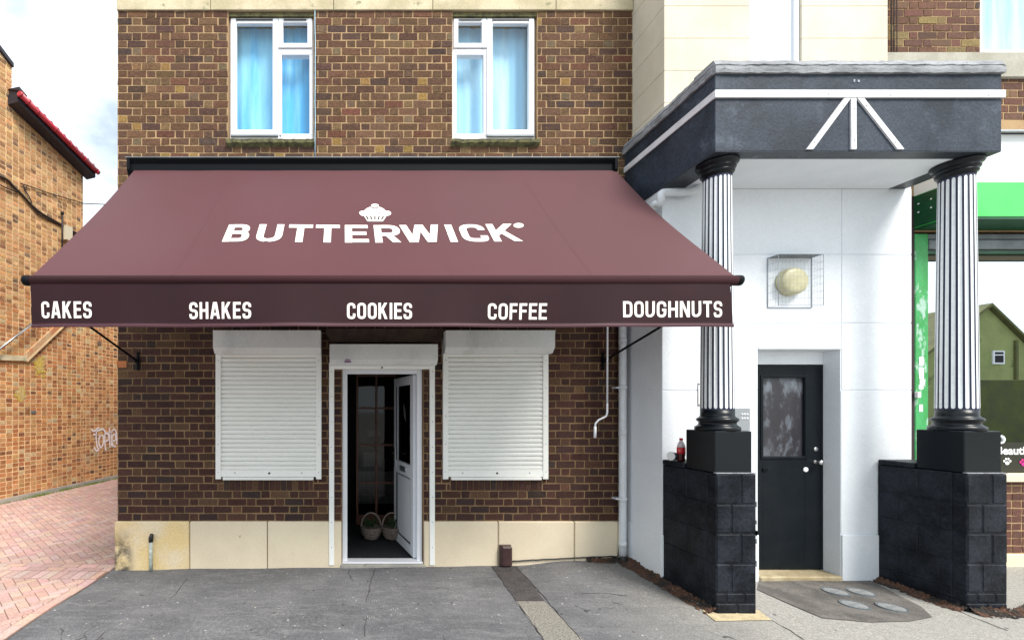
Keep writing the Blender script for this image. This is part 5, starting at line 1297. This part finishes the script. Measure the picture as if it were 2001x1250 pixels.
k = MB(); lslab(k, d20+.005, d20+.03, zc1+.25, zc1+.80, zc1+.80, -.02, -.12); k.build('white_flashing', m_upvc, lh)
# sloping and level ledges on the wall
k = MB()
def strip(a, b, wd, o, mb):
    a, b = LW(*a), LW(*b); P = [a, b, b+up*wd, a+up*wd]; mb.add([p+LN*o for p in P]+[p-LN*.01 for p in P], [(0,1,2,3),(7,6,5,4),(0,4,5,1),(1,5,6,2),(2,6,7,3),(3,7,4,0)])
strip((-20,703),(49,705),.10,.05,k); k.build('stone_ledge', m_band, lh)
k = MB(); strip((49,702),(125,630),.13,.045,k); strip((125,631),(170,590),.13,.045,k); k.build('tile_ledge', M('terracotta_ledge', (.45,.17,.07), (.50,.38,.22), scale=2.5, rough=.9, fine=.25), lh)
k = MB()
strip((50,707),(175,588),.05,.055,k); k.build('mortar_fillet', m_omortar, lh)
# lichen patches: thin irregular crusts
k = MB()
for px, py, w_, h_ in ((76,717,.13,.20),(40,770,.08,.12)):
    c0_ = LW(px, py); k = MB()
    for _ in range(60):
        c_ = c0_+LE*max(-w_,min(w_,R.gauss(0, w_*.42)))+up*max(-h_,min(h_,R.gauss(0, h_*.42))); s_ = R.uniform(.03, .06); o_ = R.uniform(.0075, .011)
        k.add([c_+(LE*math.cos(t)+up*math.sin(t)*.7)*s_*R.uniform(.6, 1.2)+LN*o_ for t in [i*1.047 for i in range(6)]], [tuple(range(6))])
    k.build('lichen', m_lichen, lh)
# graffiti
gf = thing('graffiti', 'white spray painted scrawl low on the orange brick wall', 'graffiti', tuple(LW(205, 885)))
def stroke(mb, pts, w=.014):
    n = len(pts); vs = []
    for i, (px, py) in enumerate(pts):
        p = LW(px, py); a = LW(*pts[max(0, i-1)]); b = LW(*pts[min(n-1, i+1)]); t = (b-a).normalized(); s_ = LN.cross(t).normalized()*w
        vs += [p+s_+LN*.013, p-s_+LN*.013]
    mb.add(vs, [(2*i, 2*i+2, 2*i+3, 2*i+1) for i in range(n-1)])
def smooth(pts, k=4):
    out = []
    for i in range(len(pts)-1):
        p0, p1, p2, p3 = pts[max(0,i-1)], pts[i], pts[i+1], pts[min(len(pts)-1,i+2)]
        for j in range(k):
            t = j/k; out.append(tuple(.5*(2*p1[q]+(p2[q]-p0[q])*t+(2*p0[q]-5*p1[q]+4*p2[q]-p3[q])*t*t+(3*p1[q]-p0[q]-3*p2[q]+p3[q])*t**3) for q in (0,1)))
    return out+[pts[-1]]
g_ = MB()
for s_ in ([(178,838),(183,842),(190,836),(193,836)], [(188,838),(187,855),(189,872),(192,878),(187,880),(183,873)], [(181,848),(189,850)],
           [(195,850),(192,862),(196,874),(201,866),(201,853),(196,850)], [(204,846),(204,866),(206,880)], [(204,848),(210,847),(211,858),(205,862)],
           [(213,835),(213,855),(214,874)], [(209,846),(219,843)], [(217,848),(217,868),(221,872)],
           [(219,862),(225,858),(224,848),(219,852),(219,868),(226,872)], [(186,843),(200,838),(206,846)], [(215,846),(222,838),(227,848),(227,868)]):
    stroke(g_, smooth(s_), .021)
g_.build('paint_stroke', m_graf, gf)
# cables, mast and box on the wall
c = thing('cable_bundle', 'dark cables sagging across the orange brick wall', 'cables', tuple(LW(60, 400)))
for pts, r_ in (([(-10,342),(12,352),(25,366),(40,380),(58,400),(80,418),(105,432),(135,450),(165,463)], .022), ([(-10,358),(15,370),(35,376),(50,392),(75,420),(108,436),(150,462)], .012),
                ([(44,360),(46,372),(55,385),(60,398)], .010), ([(50,362),(48,372),(52,382)], .008)):
    MB().tube([LW(x, y, .03) for x, y in smooth(pts)], r_, 6).build('cable', m_cable, c)
w_ = [LW(x, y, .03) for x, y in smooth([(38,359),(60,366),(100,380),(162,398)])]
MB().tube(w_+[Vector((-4.6, 4.9, 6.15)), Vector((-2.9, 4.4, 5.9)), Vector((-2.45, 4.3, 5.85))], .010, 6).build('overhead_wire', m_cable, c)
ms = MB().tube([LW(118,494,.05), LW(118,417,.05)], .018, 8).build('wall_mast', m_cable); tag(ms, 'short dark metal mast fixed to the orange brick wall beside a cream box', 'mast')
MB().tube([LW(118,419,.05), LW(118,414,.05)], .035, 8).build('mast_cap', m_cable, ms)
bxx = MB(); a, b = LW(121,468), LW(133,446)
P = [a, Vector((b.x, b.y, a.z)), b, Vector((a.x, a.y, b.z))]; bxx.add([p+LN*.12 for p in P]+[p for p in P], [(0,1,2,3),(7,6,5,4),(0,4,5,1),(1,5,6,2),(2,6,7,3),(3,7,4,0)])
tag(bxx.build('junction_box', M('cream_plastic', (.62,.55,.40), rough=.5)), 'small cream junction box on the orange brick wall by the mast', 'junction box')
tag(MB().tube([Vector((-2.6,-.9,2.45))+Vector((0,0,0)) if False else LW(62,626,.12), LW(-30,697,.12)], .022, 8).build('handrail', m_chrome), 'slanting grey metal rail on the orange wall at the left edge', 'rail')
ab = MB(); strip((60,807),(69,807),.05,.02,ab); tag(ab.build('air_brick', m_grey), 'small grey air brick set low in the orange brick wall', 'air brick')
ab = MB(); strip((190,674),(197,674),.09,.02,ab); tag(ab.build('wall_vent', M('vent_brown', (.16,.10,.07), rough=.8)), 'small brown vent high on the orange wall under the awning edge', 'vent')
# weeds along the kerb
wd = MB()
for _ in range(620):
    d = R.uniform(7.6, 11) if R.random() < .55 else R.choice([10.0, 8.7, 9.3])+R.gauss(0, .10); p = LP(d, gz(-6, 2)+.0, .055+abs(R.gauss(0, .025))); hh = R.uniform(.02, .07)
    t = R.uniform(0, 6.28); s_ = Vector((math.cos(t), math.sin(t), 0))*.007; tip = p+Vector((R.uniform(-.03,.03), R.uniform(-.03,.03), hh)); wd.add([p-s_, p+s_, tip], [(0,1,2)])
tag(wd.build('weeds', m_grass), 'green weeds growing along the foot of the orange wall', 'weeds', None, 'stuff')

# ------------------------------------------------------------------ across the street (seen mirrored in the shop glass)
ho = thing('gabled_house', 'olive rendered gabled house across the street, mirrored in the shop window', 'house', (35, -19, 0))
HY = -18.0
gp = [(31.2,0),(40.4,0),(40.4,3.2),(34.3,7.05),(31.2,4.6)]
MB().prism([(30.6,-.1),(36.9,-.1),(36.9,4.1),(33.95,6.95),(30.6,4.4)], HY-6, HY).build('wall', m_lime, ho)
MB().prism([(34.6,-.1),(46,-.1),(46,3.2),(36.2,5.75),(34.6,6.35)], HY-9, HY-1.2).build('rear_wing', m_oroof, ho)
rf = MB()
for (xa, za), (xb2, zb2_) in (((33.95,6.98),(30.3,4.2)), ((33.95,6.98),(37.1,3.95))):
    rf.add([(xa,HY+.2,za),(xb2,HY+.2,zb2_),(xb2,HY-6.2,zb2_),(xa,HY-6.2,za),(xa,HY+.2,za+.15),(xb2,HY+.2,zb2_+.15),(xb2,HY-6.2,zb2_+.15),(xa,HY-6.2,za+.15)], [(0,1,2,3),(7,6,5,4),(0,4,5,1),(1,5,6,2),(2,6,7,3),(3,7,4,0)])
rfo = rf.build('roof', m_oroof, ho)
MB().box(34.45, 35.5, HY-2.4, HY-1.0, 5.5, 7.25, bev=.05).build('chimney', m_oroof, rfo)
wo = MB(); frame_ring(wo, 34.2, 34.8, HY+.002, 4.75, .08, HY+.002, HY+.05) if False else wo.box(34.2,34.8,HY+.0,HY+.06,3.95,4.65); wo.build('window', m_upvc, ho)
MB().box(34.28, 34.72, HY+.06, HY+.07, 4.03, 4.40).box(34.28, 34.72, HY+.06, HY+.07, 4.46, 4.58).build('pane', m_dark, ho)
MB().box(35.35, 35.47, HY, HY+.1, 1, 5.2).build('drainpipe', m_oroof, ho)
tag(MB().box(24, 60, -12.3, -12, -.1, 2.75, bev=.02).build('garden_wall', m_garden), 'dark olive garden wall across the street, mirrored in the shop window', 'wall')

for hx_, hw_, lab_ in ((31.5, 1.6, 'low'), (37.5, .9, 'tall')):
    t = thing('bush', 'dark bush growing over the garden wall, '+('the wide one beside the gable' if lab_ == 'low' else 'the narrow one in front of the drainpipe'), 'bush', (hx_, -12.6, 0)); k = MB()
    for _ in range(900):
        a = R.uniform(0, 6.28); b = math.asin(R.uniform(-1, 1)); r_ = R.uniform(.6, 1.05); c_ = Vector((hx_+hw_*r_*math.cos(a)*math.cos(b), -12.8+.6*r_*math.sin(a)*math.cos(b), 2.2+1.1*r_*math.sin(b)))
        u_ = Vector((R.gauss(0,1), R.gauss(0,1), R.gauss(0,1))).normalized(); v_ = u_.orthogonal().normalized(); k.add([c_+u_*.09, c_+v_*.05, c_-u_*.09, c_-v_*.05], [(0,1,2,3)])
    k.build('crown', m_leaf, t); MB().tube([(hx_,-12.8,0),(hx_+.05,-12.8,1.2),(hx_,-12.8,2.4)], [.08,.06,.03], 8).build('trunk', m_dirt, t)
# ------------------------------------------------------------------ world, sun, camera
w = bpy.data.worlds.new("World"); sc.world = w; w.use_nodes = True
nt = w.node_tree; N = nt.nodes; L = nt.links; bg = N['Background']
sky = N.new('ShaderNodeTexSky'); sky.sky_type = 'NISHITA'; sky.sun_disc = False
SE, SA = math.radians(52), math.radians(146)      # elevation; azimuth clockwise from +Y: behind the camera, to the right
sky.sun_elevation = SE; sky.sun_rotation = SA; sky.air_density = 1.0; sky.dust_density = 1.0; sky.ozone_density = 1.0
tc = N.new('ShaderNodeTexCoord'); nz_ = N.new('ShaderNodeTexNoise'); nz_.inputs['Scale'].default_value = 2.2; nz_.inputs['Detail'].default_value = 7; nz_.inputs['Roughness'].default_value = .6
mpp = N.new('ShaderNodeMapping'); mpp.inputs['Scale'].default_value = (1,1,1.8); L.new(tc.outputs['Generated'], mpp.inputs[0]); L.new(mpp.outputs[0], nz_.inputs['Vector'])
mr_ = N.new('ShaderNodeMapRange'); mr_.interpolation_type = 'SMOOTHSTEP'; mr_.inputs['From Min'].default_value = .30; mr_.inputs['From Max'].default_value = .52; mr_.inputs['To Min'].default_value = .35
L.new(nz_.outputs['Fac'], mr_.inputs['Value'])
mx = N.new('ShaderNodeMix'); mx.data_type = 'RGBA'; L.new(mr_.outputs[0], mx.inputs[0]); L.new(sky.outputs[0], mx.inputs[6]); mx.inputs[7].default_value = (6.1, 6.75, 7.1, 1)
L.new(mx.outputs[2], bg.inputs['Color']); bg.inputs['Strength'].default_value = .112
sl = bpy.data.lights.new('sun', 'SUN'); sl.energy = 2.7; sl.angle = math.radians(22); sl.color = (1, .95, .88)
so = bpy.data.objects.new('sun', sl); COL.objects.link(so)
dirv = Vector((math.sin(SA)*math.cos(SE), math.cos(SA)*math.cos(SE), math.sin(SE)))
so.rotation_euler = dirv.to_track_quat('Z', 'Y').to_euler(); so.location = dirv*30
cam = bpy.data.cameras.new('camera'); co_ = bpy.data.objects.new('camera', cam); COL.objects.link(co_)
co_.location = (0, -D, CZ); co_.rotation_euler = (math.pi/2, 0, 0)
cam.sensor_fit = 'HORIZONTAL'; cam.sensor_width = 36; cam.lens = F/2001*36
cam.shift_x = (1000.5-670)/2001; cam.shift_y = (795-625)/2001; cam.clip_end = 500; cam.clip_start = .05
sc.camera = co_
sc.view_settings.view_transform = 'Standard'; sc.view_settings.look = 'None'; sc.view_settings.gamma = 1; sc.view_settings.use_curve_mapping = False
sc.view_settings.exposure = .92
